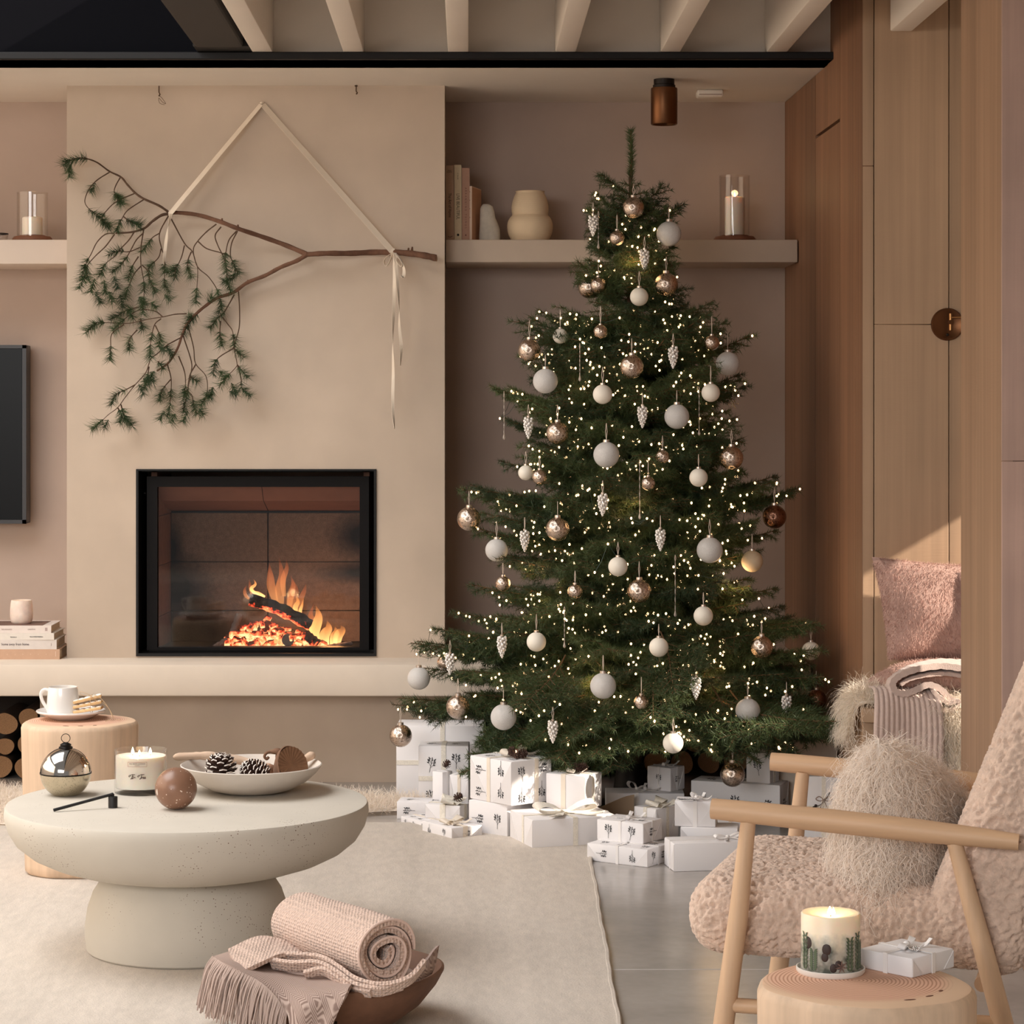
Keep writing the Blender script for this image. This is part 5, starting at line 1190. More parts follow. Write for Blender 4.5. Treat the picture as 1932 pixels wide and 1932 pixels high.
MB().lathe([(0, 0), (.0035, 0), (.0035, -.003), (0, -.0035)], 12).build('latch', ins2, fp).location = (PX(272, DC)-(ox0+ox1)/2, .02, PZ(930, DC)-oz0)
brick_m = mat('firebrick', (98, 78, 64), .95, var=[(60, .22), (260, .25), (2.2, .10)], bump=(160, .4, .003, 'noise'))
def dark_mask(m):
    """soft near-black ellipses blended into the colour of the back panels"""
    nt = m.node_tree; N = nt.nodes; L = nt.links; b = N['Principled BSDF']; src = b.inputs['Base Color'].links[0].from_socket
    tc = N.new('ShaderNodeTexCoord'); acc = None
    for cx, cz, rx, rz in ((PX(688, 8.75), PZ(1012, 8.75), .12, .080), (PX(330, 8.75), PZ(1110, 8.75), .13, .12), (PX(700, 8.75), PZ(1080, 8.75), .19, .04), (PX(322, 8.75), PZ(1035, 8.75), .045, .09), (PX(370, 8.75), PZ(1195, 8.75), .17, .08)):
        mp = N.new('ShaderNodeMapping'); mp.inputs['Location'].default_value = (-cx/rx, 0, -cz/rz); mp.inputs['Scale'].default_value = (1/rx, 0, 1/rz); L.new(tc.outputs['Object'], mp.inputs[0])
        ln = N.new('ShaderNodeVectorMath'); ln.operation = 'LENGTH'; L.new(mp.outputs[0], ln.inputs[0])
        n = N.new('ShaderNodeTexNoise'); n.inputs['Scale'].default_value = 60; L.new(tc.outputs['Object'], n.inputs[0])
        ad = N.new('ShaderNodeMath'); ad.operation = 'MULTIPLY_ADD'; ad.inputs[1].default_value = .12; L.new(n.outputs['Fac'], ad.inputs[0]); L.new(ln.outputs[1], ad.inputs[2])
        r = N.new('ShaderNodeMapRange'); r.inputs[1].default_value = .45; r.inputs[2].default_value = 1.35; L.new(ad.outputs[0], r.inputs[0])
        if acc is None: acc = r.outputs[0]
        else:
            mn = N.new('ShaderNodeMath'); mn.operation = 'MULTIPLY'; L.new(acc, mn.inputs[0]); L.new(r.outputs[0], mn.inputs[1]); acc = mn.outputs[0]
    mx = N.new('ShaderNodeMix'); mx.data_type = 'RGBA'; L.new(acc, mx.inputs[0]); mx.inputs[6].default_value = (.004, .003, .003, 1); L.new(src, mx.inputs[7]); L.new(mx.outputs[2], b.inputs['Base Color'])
# panels carry world-sized coordinates: the insert's own origin is subtracted in the mask
DBK = 8.75; zb0 = gz0-.01
bx0, bx1 = PX(322, DBK), PX(712, DBK); cols_ = (bx0, PX(505.5, DBK), bx1); rows_ = (zb0, PZ(1152, DBK), PZ(1060, DBK), PZ(967, DBK))
fbx = bpy.data.objects.new('firebox', None); C.objects.link(fbx); fbx.parent = fp; fbx.location = -fp.location
dark_mask(brick_m)
MB().box(bx0-.03, bx1+.03, DBK+.032, DBK+.05, zb0-.02, rows_[3]+.1).build('back_plate', ins, fbx)
for i in range(2):
    for j in range(3): MB().rbox(cols_[i]+.0018, cols_[i+1]-.0018, DBK, DBK+.03, rows_[j]+.0012, rows_[j+1]-.0012, .0015, 1).build('firebrick_panel', brick_m, fbx)
red = mat('baffle_board', (116, 78, 62), .9, var=(12, .10), bump=(120, .2, .002, 'noise'))
for x0, x1 in ((gx0-.03, cols_[1]-.001), (cols_[1]+.001, gx1+.03)):
    b = MB(); za, zbm, zc_ = PZ(917, DC+.09), PZ(945, DC+.16), PZ(965, DBK-.01)
    b.add([(x0, DC+.085, za), (x1, DC+.085, za), (x1, DC+.16, zbm), (x0, DC+.16, zbm), (x0, DBK+.02, zc_), (x1, DBK+.02, zc_)], [(0, 1, 2, 3), (3, 2, 5, 4)]); b.build('baffle_board', red, fbx, smooth=False)
sidem = mat('side_brick', (112, 80, 66), .95, var=[(40, .15), (3, .1)], bump=(120, .3, .002, 'noise'))
zr = [zb0, PZ(1160, 8.6), PZ(1065, 8.6), PZ(972, 8.6), gz1+.06]
for xx, sd in ((gx0-.006, -1), (gx1+.012, 1)):
    xb = bx0 if sd < 0 else bx1+.005
    for j in range(4):
        b = MB(); a0, a1 = zr[j]+.001, zr[j+1]-.001
        q = [(xx, DC+.08), (xb, DBK+.02)]; o_ = .02*sd
        b.add([(q[0][0], q[0][1], a0), (q[1][0], q[1][1], a0), (q[1][0]+o_, q[1][1], a0), (q[0][0]+o_, q[0][1], a0), (q[0][0], q[0][1], a1), (q[1][0], q[1][1], a1), (q[1][0]+o_, q[1][1], a1), (q[0][0]+o_, q[0][1], a1)],
              [(0,3,2,1),(4,5,6,7),(0,1,5,4),(1,2,6,5),(2,3,7,6),(3,0,4,7)]); b.build('side_brick', sidem, fbx, smooth=False)
MB().box(gx0-.03, gx1+.05, DC+.06, DBK+.05, zb0-.03, zb0).build('firebox_floor', ins, fbx)
MB().box(ox0+.005, ox1-.005, DC+.08, DBK+.05, oz1-.012, oz1-.004).build('firebox_top', ins, fbx)
# burning logs
def ember_mat(name, hot, strength, thr=.5, scale=28, dark=(30, 20, 18)):
    m = mat(name, dark, .95, bump=(70, .9, .008, 'noise')); nt = m.node_tree; N = nt.nodes; L = nt.links; b = N['Principled BSDF']
    tc = N.new('ShaderNodeTexCoord'); n = N.new('ShaderNodeTexNoise'); n.inputs['Scale'].default_value = scale; n.inputs['Detail'].default_value = 6; n.inputs['Roughness'].default_value = .7; L.new(tc.outputs['Object'], n.inputs[0])
    sp = N.new('ShaderNodeSeparateXYZ'); gm = N.new('ShaderNodeNewGeometry'); L.new(gm.outputs['Normal'], sp.inputs[0])
    ad = N.new('ShaderNodeMath'); ad.operation = 'MULTIPLY_ADD'; ad.inputs[1].default_value = -.16; L.new(sp.outputs[2], ad.inputs[0]); L.new(n.outputs['Fac'], ad.inputs[2])
    cr = N.new('ShaderNodeValToRGB'); e = cr.color_ramp.elements; e[0].position = thr; e[0].color = (0, 0, 0, 1); e[1].position = thr+.16; e[1].color = (1.0, .30, .10, 1); x = e.new(thr+.05); x.color = (.55, .035, .012, 1); y = e.new(thr+.24); y.color = (1.0, .62, .28, 1)
    L.new(ad.outputs[0], cr.inputs[0]); L.new(cr.outputs[0], b.inputs['Emission Color']); b.inputs['Emission Strength'].default_value = strength; return m
char = ember_mat('charred_log', None, 2.2, .56, 30); hotm = ember_mat('glowing_ember', None, 1.7, .37, 22, (70, 26, 18)); ashy = ember_mat('ash_log', None, 1.2, .70, 30, (92, 78, 72))
def flog(label, a, b_, r, m, bend=.01):
    t = thing('burning_log', label, 'log', ((a.x+b_.x)/2, (a.y+b_.y)/2, zb0)); t['group'] = 'logs burning in the fireplace'
    pts = [a.lerp(b_, f)+Vector((0, 0, bend*math.sin(math.pi*f))) for f in np.linspace(0, 1, 14)]
    mb = MB(); mb.tube(pts, [r*(1+.10*math.sin(k*1.9)+.06*math.sin(k*4.1)) for k in range(14)], 18); v = mb.v[0]
    nz = np.sin(v[:, 0]*310)*np.sin(v[:, 2]*270)*np.sin(v[:, 1]*240); v += (nz*.0035)[:, None]*unit(v-v.mean(0)); mb.build('log', m, t, True, ang=70); return t
FD = 8.58
flog('charred log propped diagonally across the top of the fire', P(472, 1131, FD-.03), P(586, 1180, FD-.02), .022, char)
flog('ash-grey log standing upright at the back left of the fire', P(436, 1208, FD+.03), P(452, 1160, FD+.08), .014, ashy, 0)
flog('ash-grey log end facing out at the middle of the embers', P(543, 1208, FD-.06), P(548, 1196, FD+.12), .021, ashy, 0)
flog('thin dark log lying at the right end of the fire', P(612, 1222, FD-.03), P(662, 1214, FD+.02), .009, ashy, 0)
flog('short ash-grey log lying at the left end of the fire', P(404, 1222, FD), P(432, 1206, FD+.03), .011, ashy, 0)
flog('half-burnt log lying behind the glowing embers', P(575, 1196, FD-.02), P(602, 1218, FD-.04), .018, char, 0)
t = thing('embers', 'heap of glowing orange embers under the burning logs', 'embers', (PX(505, FD), FD, zb0), 0); t['kind'] = 'stuff'
b = MB(); rs = random.Random(5)
for k in range(90):
    u = rs.uniform(428, 612); hmx = 1222-58*max(0, 1-abs(u-505)/105); v = rs.uniform(max(hmx, 1168), 1220); r = rs.uniform(.009, .019); dd = FD+rs.uniform(-.04, .07)
    c = P(u, v, dd); mtx = Matrix.Rotation(rs.uniform(0, 3), 4, 'X') @ Matrix.Rotation(rs.uniform(0, 3), 4, 'Z'); b.rbox(-r*1.25, r*1.25, -r*.8, r*.8, -r*.7, r*.7, r*.25, 1, 0, Matrix.Translation(c) @ mtx)
o = b.build('ember', hotm, t, True, kind='stuff')
# flames: tapering, curling tongues that thin out towards their tips
def flame_mat(name, lo, hi, st, alpha):
    m = bpy.data.materials.new(name); m.use_nodes = True; nt = m.node_tree; N = nt.nodes; L = nt.links; N.remove(N['Principled BSDF'])
    tc = N.new('ShaderNodeTexCoord'); sp = N.new('ShaderNodeSeparateXYZ'); L.new(tc.outputs['Generated'], sp.inputs[0])
    cr = N.new('ShaderNodeValToRGB'); e = cr.color_ramp.elements; e[0].position = 0; e[0].color = (*lo, 1); e[1].position = .8; e[1].color = (*hi, 1); L.new(sp.outputs[2], cr.inputs[0])
    em = N.new('ShaderNodeEmission'); L.new(cr.outputs[0], em.inputs[0]); em.inputs[1].default_value = st
    tr = N.new('ShaderNodeBsdfTransparent'); r = N.new('ShaderNodeMapRange'); r.inputs[1].default_value = 0; r.inputs[2].default_value = 1; r.inputs[3].default_value = alpha; r.inputs[4].default_value = .03; L.new(sp.outputs[2], r.inputs[0])
    n = N.new('ShaderNodeTexNoise'); n.inputs['Scale'].default_value = 38; mp = N.new('ShaderNodeMapping'); mp.inputs['Scale'].default_value = (1, 1, .3); L.new(tc.outputs['Object'], mp.inputs[0]); L.new(mp.outputs[0], n.inputs[0])
    mm = N.new('ShaderNodeMath'); mm.operation = 'MULTIPLY'; L.new(r.outputs[0], mm.inputs[0]); L.new(n.outputs['Fac'], mm.inputs[1])
    m2 = N.new('ShaderNodeMath'); m2.operation = 'MULTIPLY'; m2.inputs[1].default_value = 1.7; m2.use_clamp = True; L.new(mm.outputs[0], m2.inputs[0])
    mx = N.new('ShaderNodeMixShader'); L.new(m2.outputs[0], mx.inputs[0]); L.new(tr.outputs[0], mx.inputs[1]); L.new(em.outputs[0], mx.inputs[2]); L.new(mx.outputs[0], N['Material Output'].inputs[0]); return m
fm_hot = flame_mat('hot_flame', (1, .62, .22), (1, .34, .08), 3.0, .62); fm_soft = flame_mat('soft_flame', (1, .40, .13), (1, .22, .06), 1.1, .45)
t = thing('fire', 'orange flames rising from the logs in the fireplace', 'fire', (PX(540, FD), FD, zb0))
for pts, w_, m in (([(598, 1222), (592, 1195), (601, 1165), (596, 1142)], .020, fm_hot), ([(615, 1222), (612, 1200), (620, 1185), (617, 1170)], .018, fm_hot), ([(635, 1220), (638, 1200), (646, 1188), (643, 1180)], .016, fm_hot), ([(628, 1222), (630, 1203), (634, 1192), (632, 1182)], .014, fm_hot),
                   ([(517, 1222), (522, 1205), (530, 1190), (536, 1180)], .008, fm_hot), ([(556, 1168), (552, 1140), (556, 1112), (551, 1092)], .018, fm_soft), ([(566, 1160), (566, 1135), (574, 1115), (578, 1100)], .010, fm_soft), ([(545, 1150), (548, 1125), (553, 1105), (549, 1085)], .012, fm_soft),
                   ([(530, 1140), (528, 1112), (532, 1085), (526, 1050)], .016, fm_soft), ([(520, 1135), (512, 1108), (510, 1085), (508, 1062)], .015, fm_soft), ([(536, 1125), (534, 1095), (541, 1072), (540, 1055)], .010, fm_soft),
                   ([(495, 1128), (480, 1122), (473, 1108), (470, 1092)], .010, fm_soft), ([(488, 1124), (474, 1112), (482, 1102), (478, 1092)], .006, fm_hot), ([(470, 1130), (463, 1122), (462, 1112), (466, 1104)], .006, fm_soft), ([(500, 1126), (488, 1120), (478, 1116), (472, 1105)], .006, fm_hot), ([(580, 1195), (590, 1175), (586, 1160), (592, 1140)], .012, fm_soft), ([(528, 1160), (524, 1150), (528, 1142), (526, 1132)], .006, fm_soft), ([(561, 1168), (557, 1148), (562, 1135), (558, 1122)], .009, fm_hot), ([(569, 1170), (566, 1155), (570, 1142), (573, 1128)], .006, fm_hot)):
    l = smooth_line([P(u, v, FD+.03+(.02 if m is fm_soft else -.03)) for u, v in pts], 7); k = len(l)
    mb = MB(); mb.tube(l, [max(.0004, w_*(math.sin(math.pi*min(1, .22+.78*i/(k-1)))**1.1)) for i in range(k)], 12)
    vv = mb.v[0]; yc = np.repeat(np.array([q.y for q in l]), 12); vv[:, 1] = yc+(vv[:, 1]-yc)*.5; mb.build('flame', m, t, True, ang=None)
o = lamp('POINT', 'fire_light', (PX(560, FD), FD-.02, PZ(1165, FD)), 1.5, (1, .40, .14), shadow_soft_size=.05)
o2 = lamp('POINT', 'fire_light', (PX(625, FD), FD, PZ(1195, FD)), 1.0, (1, .42, .15), shadow_soft_size=.04)

# ------------------------------------------------------------------ hearth: books and alabaster candle
def cloth(name, col): return mat(name, col, .8, var=(60, .04), bump=(300, .15, .001, 'noise'))
pages = mat('page_block', (206, 184, 160), .9, var=(220, .12, (.05, .05, 1)))
ZB = ZH1
bk = [('cloth-bound tan book at the bottom of the hearth stack', 112.5, 1240, 1221.5, (196, 160, 134), 'cloth_tan'), ('pale grey book titled home away from home, in the hearth stack', 106, 1220.5, 1203, (214, 205, 198), 'cover_grey'),
      ('cream book with black publisher lettering, second from top of the hearth stack', 102.5, 1202.5, 1190.5, (220, 212, 202), 'cover_cream'), ('white book on top of the hearth stack, under the alabaster candle', 96, 1189.5, 1176, (224, 212, 204), 'cover_white')]
zc = ZB; DF = 8.345; tops = []
for k, (lab, ur, v0, v1, col, nm) in enumerate(bk):
    h = (v0-v1)*DF/FPX+.001; xr = PX(ur, DF); wid = .31-.012*k
    t = thing('book', lab, 'book', (xr-wid/2, DF+.105, zc), R_((0, .6, -.5, .4)[k])); t['group'] = 'books stacked on the hearth'
    cv = cloth(nm, col); X = wid/2; dpt = .105; th = .0022
    b = MB(); b.box(-X, X, -dpt, dpt, 0, th); b.box(-X, X, -dpt, dpt, h-th, h); b.box(-X, X, -dpt, -dpt+.003, th, h-th); b.build('cover', cv, t, smooth=False)
    MB().box(-X+.004, X-.004, -dpt+.003, dpt-.004, th, h-th).build('pages', pages, t)
    tk = {'rose': mat('print_rose', (178, 158, 152), .8), 'black': mat('print_black', (36, 32, 34), .8), 'grey': mat('print_grey', (92, 80, 84), .8), 'pale': mat('print_pale', (222, 196, 174), .8)}
    def spine(s, u, size, m, sx=1, al='LEFT', space=1.0, zf=.5): return text('title', s, size, m, t, (PX(u, DF)-(xr-wid/2), -dpt-.0004, h*zf), (R_(90), 0, 0), align=al, sx=sx, space=space)
    if k == 0:
        for q, cch in enumerate('STILLNESS'): spine(cch, 102-15-14.6*(8-q)+.0, .006, tk['pale'], al='CENTER')
        MB().box(PX(104.5, DF)-(xr-wid/2), PX(105.5, DF)-(xr-wid/2), -dpt-.0006, -dpt, h*.3, h*.8).build('spine_mark', tk['pale'], t)
    if k == 1:
        spine('home away from home', 2.2, .0122, tk['grey'], .82, zf=.52)
        text('spine_text', 'ryland', .004, tk['rose'], t, (PX(96, DF)-(xr-wid/2), -dpt-.0004, h*.5), (R_(90), R_(90), 0))
    if k == 2: spine('Illustrations', 20, .0052, tk['black'], .9, zf=.4); spine('House & Birth Publishers', 56.5, .0056, tk['black'], .80, zf=.45)
    if k == 3:
        spine('THE HIGHLANDS', 2, .0066, tk['rose'], .72, zf=.48); spine('CLARE KITCHEN', 52, .0048, tk['rose'], .72, zf=.5)
        b = MB(); b.rbox(PX(84.5, DF)-(xr-wid/2), PX(89, DF)-(xr-wid/2), -dpt-.0005, -dpt, h*.28, h*.72, .0002, 1); b.build('colophon', tk['rose'], t)
        MB().box(-X+.03, X-.03, -dpt+.004, dpt-.03, h, h+.0005).build('cover_picture', mat('cover_photo', (112, 84, 74), .5, var=(9, .3)), t)
    zc += h
al = mat('alabaster', (230, 214, 202), .4, var=[(22, .12), (45, .08)], Subsurface_Weight=.3, Subsurface_Radius=(.03, .015, .01), Subsurface_Scale=.5)
ax_ = PX(40.5, 8.43); ra = .0385
t = thing('alabaster_candle_holder', 'small veined alabaster tealight holder on the hearth book stack', 'candle holder', (ax_, 8.43, zc))
MB().lathe([(0, 0), (.030, 0), (.034, .003), (.0375, .012), (.0392, .028), (.0390, .045), (.0375, .066), (.0355, .080), (.0335, .0815), (.0315, .080), (.0335, .06), (.034, .03), (.030, .012), (0, .010)], 48).build('holder', al, t)
MB().lathe([(0, .012), (.02, .012), (.02, .026), (0, .026)], 24).build('tealight', wax, t)
candle_light('alabaster_glow', (ax_, 8.43, zc+.05), .02)

# ------------------------------------------------------------------ hurricane candles on the shelves
hw_ = mat('hurricane_wood', (124, 80, 58), .55, var=[(5, .15, (1, 4, 4)), (30, .1)])
def hurricane(label, u, d, ztop, wpx, hpx, bw, cw, ch, lit):
    s = d/FPX; t = thing('hurricane_candle', label, 'candle holder', (PX(u, d), d, ztop))
    rb = bw*s/2; MB().lathe([(0, 0), (rb*.95, 0), (rb, .004), (rb*.98, .010), (rb*.90, .017), (rb*.66, .018), (rb*.64, .022), (0, .022)], 56).build('base', hw_, t)
    rg = wpx*s/2; hg = hpx*s; MB().lathe([(rg, .017), (rg, hg), (rg-.0015, hg+.0008), (rg-.003, hg), (rg-.003, .017), (rg, .017)], 56).build('glass_cylinder', pane_dim, t)
    rc = cw*s/2; hc = ch*s; MB().lathe([(0, .0225), (rc, .0225), (rc, .0225+hc-.003), (rc-.004, .0225+hc), (rc*.5, .0225+hc-.003), (0, .0225+hc-.005)], 48).build('candle', wax, t)
    MB().tube([(0, 0, hc+.016), (0, 0, hc+.026)], .0008, 6).build('wick', wick, t)
    if lit:
        flame_mb(0, 0, hc+.022, .016, .0034).build('flame', fl_m, t)
        candle_light('hurricane_light', (PX(u, d), d, ztop+hc+.045), .22)
    return t
ZSH = PZ(452, DSH)
hurricane('tall cream candle burning in a glass cylinder on the right-hand wall shelf', 1386, 8.60, ZSH, 57, 124, 80, 37, 72, True)
hurricane('short cream candle in a wide glass cylinder on the left-hand wall shelf', 61, 8.60, ZSH, 58, 92, 76, 38, 34, False)
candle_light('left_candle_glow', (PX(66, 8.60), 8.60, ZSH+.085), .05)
t = thing('glass_dish', 'small dark-rimmed glass dish at the left end of the shelf, cut by the frame', 'dish', (PX(-4, 8.6), 8.6, ZSH))
MB().lathe([(0, 0), (.03, 0), (.034, .004), (.036, .02), (.0365, .024), (.034, .024), (.033, .006), (0, .004)], 32).build('dish', pane_dim, t); MB().lathe([(.031, .025), (.037, .025), (.037, .029), (.031, .029)], 32).build('rim', dk, t)
# books, sculpture and vase on the right shelf
zb_ = ZSH
for k, (lab, u0, u1, v1, col, txt, tcol, yaw) in enumerate((
      ('tall taupe book titled The Art of Home, first on the shelf', 841.5, 857, 312, (176, 146, 122), 'The Art of Home', (50, 36, 30), 0), ('tall cream book titled LIVE BEAUTIFUL on the shelf', 857.5, 871, 311, (206, 186, 154), 'LIVE BEAUTIFUL', (46, 38, 30), 0),
      ('rose-brown book titled ARRANGING THINGS on the shelf', 871.5, 886, 317, (178, 138, 116), 'ARRANGING THINGS', (110, 60, 50), 0), ('short pale book with a peach side, beside the stone sculpture', 887.5, 899.5, 351, (226, 196, 172), '', (80, 60, 50), -14))):
    d0 = 8.55; s = d0/FPX; h = PZ(v1, d0)-zb_; wd = (u1-u0)*s; dp = .19 if k < 3 else .14
    cx_ = PX((u0+u1)/2, d0)
    t = thing('book', lab, 'book', (cx_, d0+dp/2, zb_), R_(yaw)); t['group'] = 'books standing on the right shelf'; t.rotation_euler = (0, R_((-.5, -.2, 0, 0)[k]), R_(yaw))
    cv = cloth('shelf_cover_%d' % k, col); X = wd/2; Y = dp/2
    b = MB(); b.box(-X, -X+.0018, -Y, Y, 0, h); b.box(X-.0018, X, -Y, Y, 0, h); b.box(-X+.0018, X-.0018, -Y, -Y+.0025, 0, h); b.build('cover', cv, t, smooth=False)
    MB().box(-X+.0018, X-.0018, -Y+.0025, Y-.003, .003, h-.003).build('pages', pages, t)
    tm = mat('shelf_print_%d' % k, tcol, .8)
    if txt:
        sz, zf, sx = ((.0150, .47, .80), (.0165, .45, .78), (.0085, .45, 1.0))[k]
        text('title', txt, sz, tm, t, (0, -Y-.0005, h*zf), (R_(90), R_(90), 0), sx=sx, space=(1, 1.0, 1.95)[k])
    if k == 0: text('spine_text', 'INDIA\nMAHON', .005, tm, t, (0, -Y-.0005, h*.92), (R_(90), 0, 0)); MB().tube([(-X*.5, -Y-.0006, h*.055), (0, -Y-.0006, h*.045), (X*.6, -Y-.0006, h*.06)], .0008, 5).build('spine_mark', tm, t)
    if k == 1: text('spine_text', 'A. MILLIER', .005, tm, t, (0, -Y-.0005, h*.85), (R_(90), R_(90), 0)); MB().ell((0, -Y-.0004, h*.075), .0042, .0004, .0045, 16, 8).build('spine_mark', tm, t)
    if k == 2: MB().ell((0, -Y-.0004, h*.075), .0022, .0004, .003, 12, 8).build('spine_mark', tm, t)
    if k == 3:
        for q in (.90, .745, .59, .43): text('spine_text', 'living', .0052, tm, t, (0, -Y-.0005, h*q), (R_(90), 0, 0))
        MB().box(-.0022, .0022, -Y-.0006, -Y, h*.075, h*.12).build('spine_mark', tm, t)
        MB().box(X, X+.0006, -Y+.002, Y-.002, .004, h-.004).build('side_panel', mat('peach_side', (206, 158, 124), .7), t)
sculp = mat('pale_stone', (206, 196, 180), .8, var=[(26, .08), (70, .06)], bump=(60, .3, .004, 'noise'))
d0 = 8.60; s = d0/FPX
t = thing('stone_sculpture', 'small rounded pale stone sculpture between the books and the vase', 'sculpture', (PX(924, d0), d0, zb_))
prof = [(-20, 0, 0), (19.5, 0, 0), (20, 10, 0), (19, 24, 0), (15, 35, 0), (9.5, 45, 0), (8, 56, 0), (3, 66, 0), (-5, 70.5, 0), (-13, 70, 0), (-17, 64, 0), (-18, 50, 0), (-19, 30, 0), (-20, 12, 0)]
sl = [];
for i in range(17):
    f = i/16; z = 70.5*f; xs_l = np.interp(z, [0, 12, 30, 50, 64, 70.5], [-20, -20, -19, -18.5, -18, -13]); xs_r = np.interp(z, [0, 10, 24, 35, 45, 56, 66, 70.5], [19.5, 20, 19, 15, 10.5, 9, 6, -1])
    sl.append(((xs_l+xs_r)/2*s, (xs_r-xs_l)/2*s, z*s))
mb = MB(); mb.grid(lambda u, v: (lambda q: (q[0]+q[1]*math.cos(6.2832*u), .75*max(q[1], .004)*math.sin(6.2832*u), q[2]))(tuple(np.array([np.interp(v*16, range(17), [p[j] for p in sl]) for j in range(3)]))), 28, 33, closed_u=True)
n0 = mb.n; mb.f.append(tuple(i*33+32 for i in range(28))[::-1]); mb.m.append(0); mb.build('stone', sculp, t)
t = thing('vase', 'cream double-bellied pottery vase on the right-hand wall shelf', 'vase', (PX(1000, d0), d0, zb_))
pr = [(0, 0), (31, 0), (36, 4), (41, 14), (43, 26), (42, 37), (38, 45), (34.5, 49), (34, 52), (35, 58), (35, 66), (33, 76), (30, 85), (27, 91), (27, 94), (28, 94.7), (25, 94.5), (24, 90), (30, 74), (32, 60), (30, 50), (38, 36), (39, 20), (30, 5), (0, 4)]
MB().lathe([(r*s, z*s) for r, z in smooth_line([(a, b, 0) for a, b in pr], 3) and [(q.x, q.y) for q in smooth_line([(a, b, 0) for a, b in pr], 3)] if r >= 0], 64).build('vase', mat('cream_pottery', (226, 202, 168), .7, var=(12, .03), bump=(120, .25, .002, 'waveZ')), t)

# ------------------------------------------------------------------ log stores under the hearth slab
lbark = mat('firewood_bark', (82, 62, 50), .95, var=(30, .25), bump=(40, .8, .008, 'noise')); lend = mat('firewood_end', (168, 128, 92), .9, var=[(9, .25), (50, .15)], bump=(90, .3, .003, 'noise'))
logme = []
for k in range(5):
    rs = random.Random(k); ph = rs.uniform(0, 6)
    wob = lambda a, z, ph=ph, k=k: 1+.05*math.sin(2*a+ph)+.04*math.sin(3*a+ph*2)
    logme.append((MB().lathe([(.97, .0), (1.0, .01), (1.0, .30)], 24, wob=wob).mesh('bark', lbark), MB().lathe([(0, .004), (.5, .002), (.97, .0)], 24, wob=wob).mesh('cut_end', lend)))
def firewood(x, d, z, r, lab, grp):
    t = thing('firewood_log', lab, 'log', (x, d, z), 0, grp); bm_, em_ = random.choice(logme); q = random.uniform(0, 6)
    for me, nm in ((bm_, 'bark'), (em_, 'cut_end')):
        o = link(nm, me, t); o.rotation_euler = (R_(-90), 0, 0); o.scale = (r, r, 1); o.delta_rotation_euler = (0, 0, 0)
    return t
struct('log_store_back', MB().box(-3.6, PX(75, DC)-.01, DB-.02, DB, 0, ZH0), joint_m, wb); struct('log_store_back', MB().box(PX(915, DC)+.01, 1.14, DB-.02, DB, 0, ZH0), joint_m, wb)
LG = ((2, 1455, 23), (48, 1452, 20), (10, 1408, 17), (52, 1405, 19), (14, 1390, 0), (-40, 1450, 24), (-35, 1405, 22), (76, 1428, 12), (12, 1365, 22), (54, 1356, 20), (-32, 1360, 22), (30, 1325, 0), (-75, 1430, 22), (-74, 1385, 22), (70, 1385, 12))
for u, v, r in LG:
    if r and u+r > 2 and PX(u, 8.5)+r*8.5/FPX < PX(75, DC)-.002: firewood(PX(u, 8.5), 8.48+random.uniform(0, .03), max(PZ(v, 8.5), r*8.5/FPX), r*8.5/FPX*.97, 'split firewood log under the left hearth, %s row, %s' % ('bottom' if v > 1440 else 'second' if v > 1400 else 'third' if v > 1380 else 'top', 'cut by the frame' if u-r < 1 else 'at the frame side' if u < 30 else 'next to the chimney base' if u > 60 else 'beside the stump'), 'firewood under the left hearth')
zrow = 0; k = 0
for row, rr_ in enumerate((.046, .044, .042)):
    zz = rr_+row*.078; x = PX(1085, 8.5)+(row % 2)*.04
    while x < 1.09:
        q = rr_*random.uniform(.85, 1.02); firewood(x, 8.5+random.uniform(0, .04), zz+.004, q, 'dark firewood log stacked behind the tree under the hearth slab', 'firewood behind the tree'); x += .094; k += 1

# ------------------------------------------------------------------ pine bough hung on a ribbon
DBR = DC-.075
pbark = mat('pine_bark', (104, 72, 54), .9, var=[(40, .25), (12, .15)], bump=(120, .7, .004, 'noise')); ptwig = mat('pine_twig', (84, 62, 46), .9, var=(40, .2))
pneed = needle_material('pine_needles', (44, 62, 36), (66, 86, 50))
bough = thing('pine_bough', 'bare-stemmed forked pine bough hanging sideways across the chimney breast from a ribbon', 'branch', P(480, 470, DBR))
def bp(u, v, k=0.0): return P(u, v, DBR+.03*math.sin(u*.031+v*.023)-.012*math.sin(v*.05)+k)
def limb(name, pts, r0, r1, m, n=8):
    l = smooth_line([bp(u, v) for u, v in pts], 5); k = len(l); rs = [(r0+(r1-r0)*i/(k-1))*(1+.06*math.sin(i*1.7)) for i in range(k)]
    MB().tube(l, rs, n).build(name, m, bough, True); return l
limb('stem', [(823, 487), (800, 482), (760, 477), (710, 476), (660, 478), (615, 478), (580, 480)], .0115, .0085, pbark, 12)
MB().ell(bp(823.5, 487.5), .003, .010, .011, 12, 8).build('cut_end', mat('fresh_cut', (176, 128, 92), .8), bough, True)
for u, v in ((777, 470), (770, 472), (448, 428), (418, 416), (467, 532)): MB().tube([bp(u, v+4), bp(u+1, v-4)], [.006, .003], 6).build('stub', pbark, bough, True)
limb('limb', [(580, 480), (540, 463), (490, 445), (448, 431), (412, 417), (371, 405), (330, 401), (322, 403)], .0085, .0062, pbark)
limb('limb', [(322, 403), (300, 388), (271, 375), (255, 364), (240, 348), (228, 334), (206, 323), (184, 307), (166, 300), (150, 298), (136, 301), (123, 307)], .0045, .0015, ptwig)
limb('limb', [(322, 403), (305, 406), (287, 418), (272, 431), (248, 438), (218, 440)], .0055, .0028, ptwig)
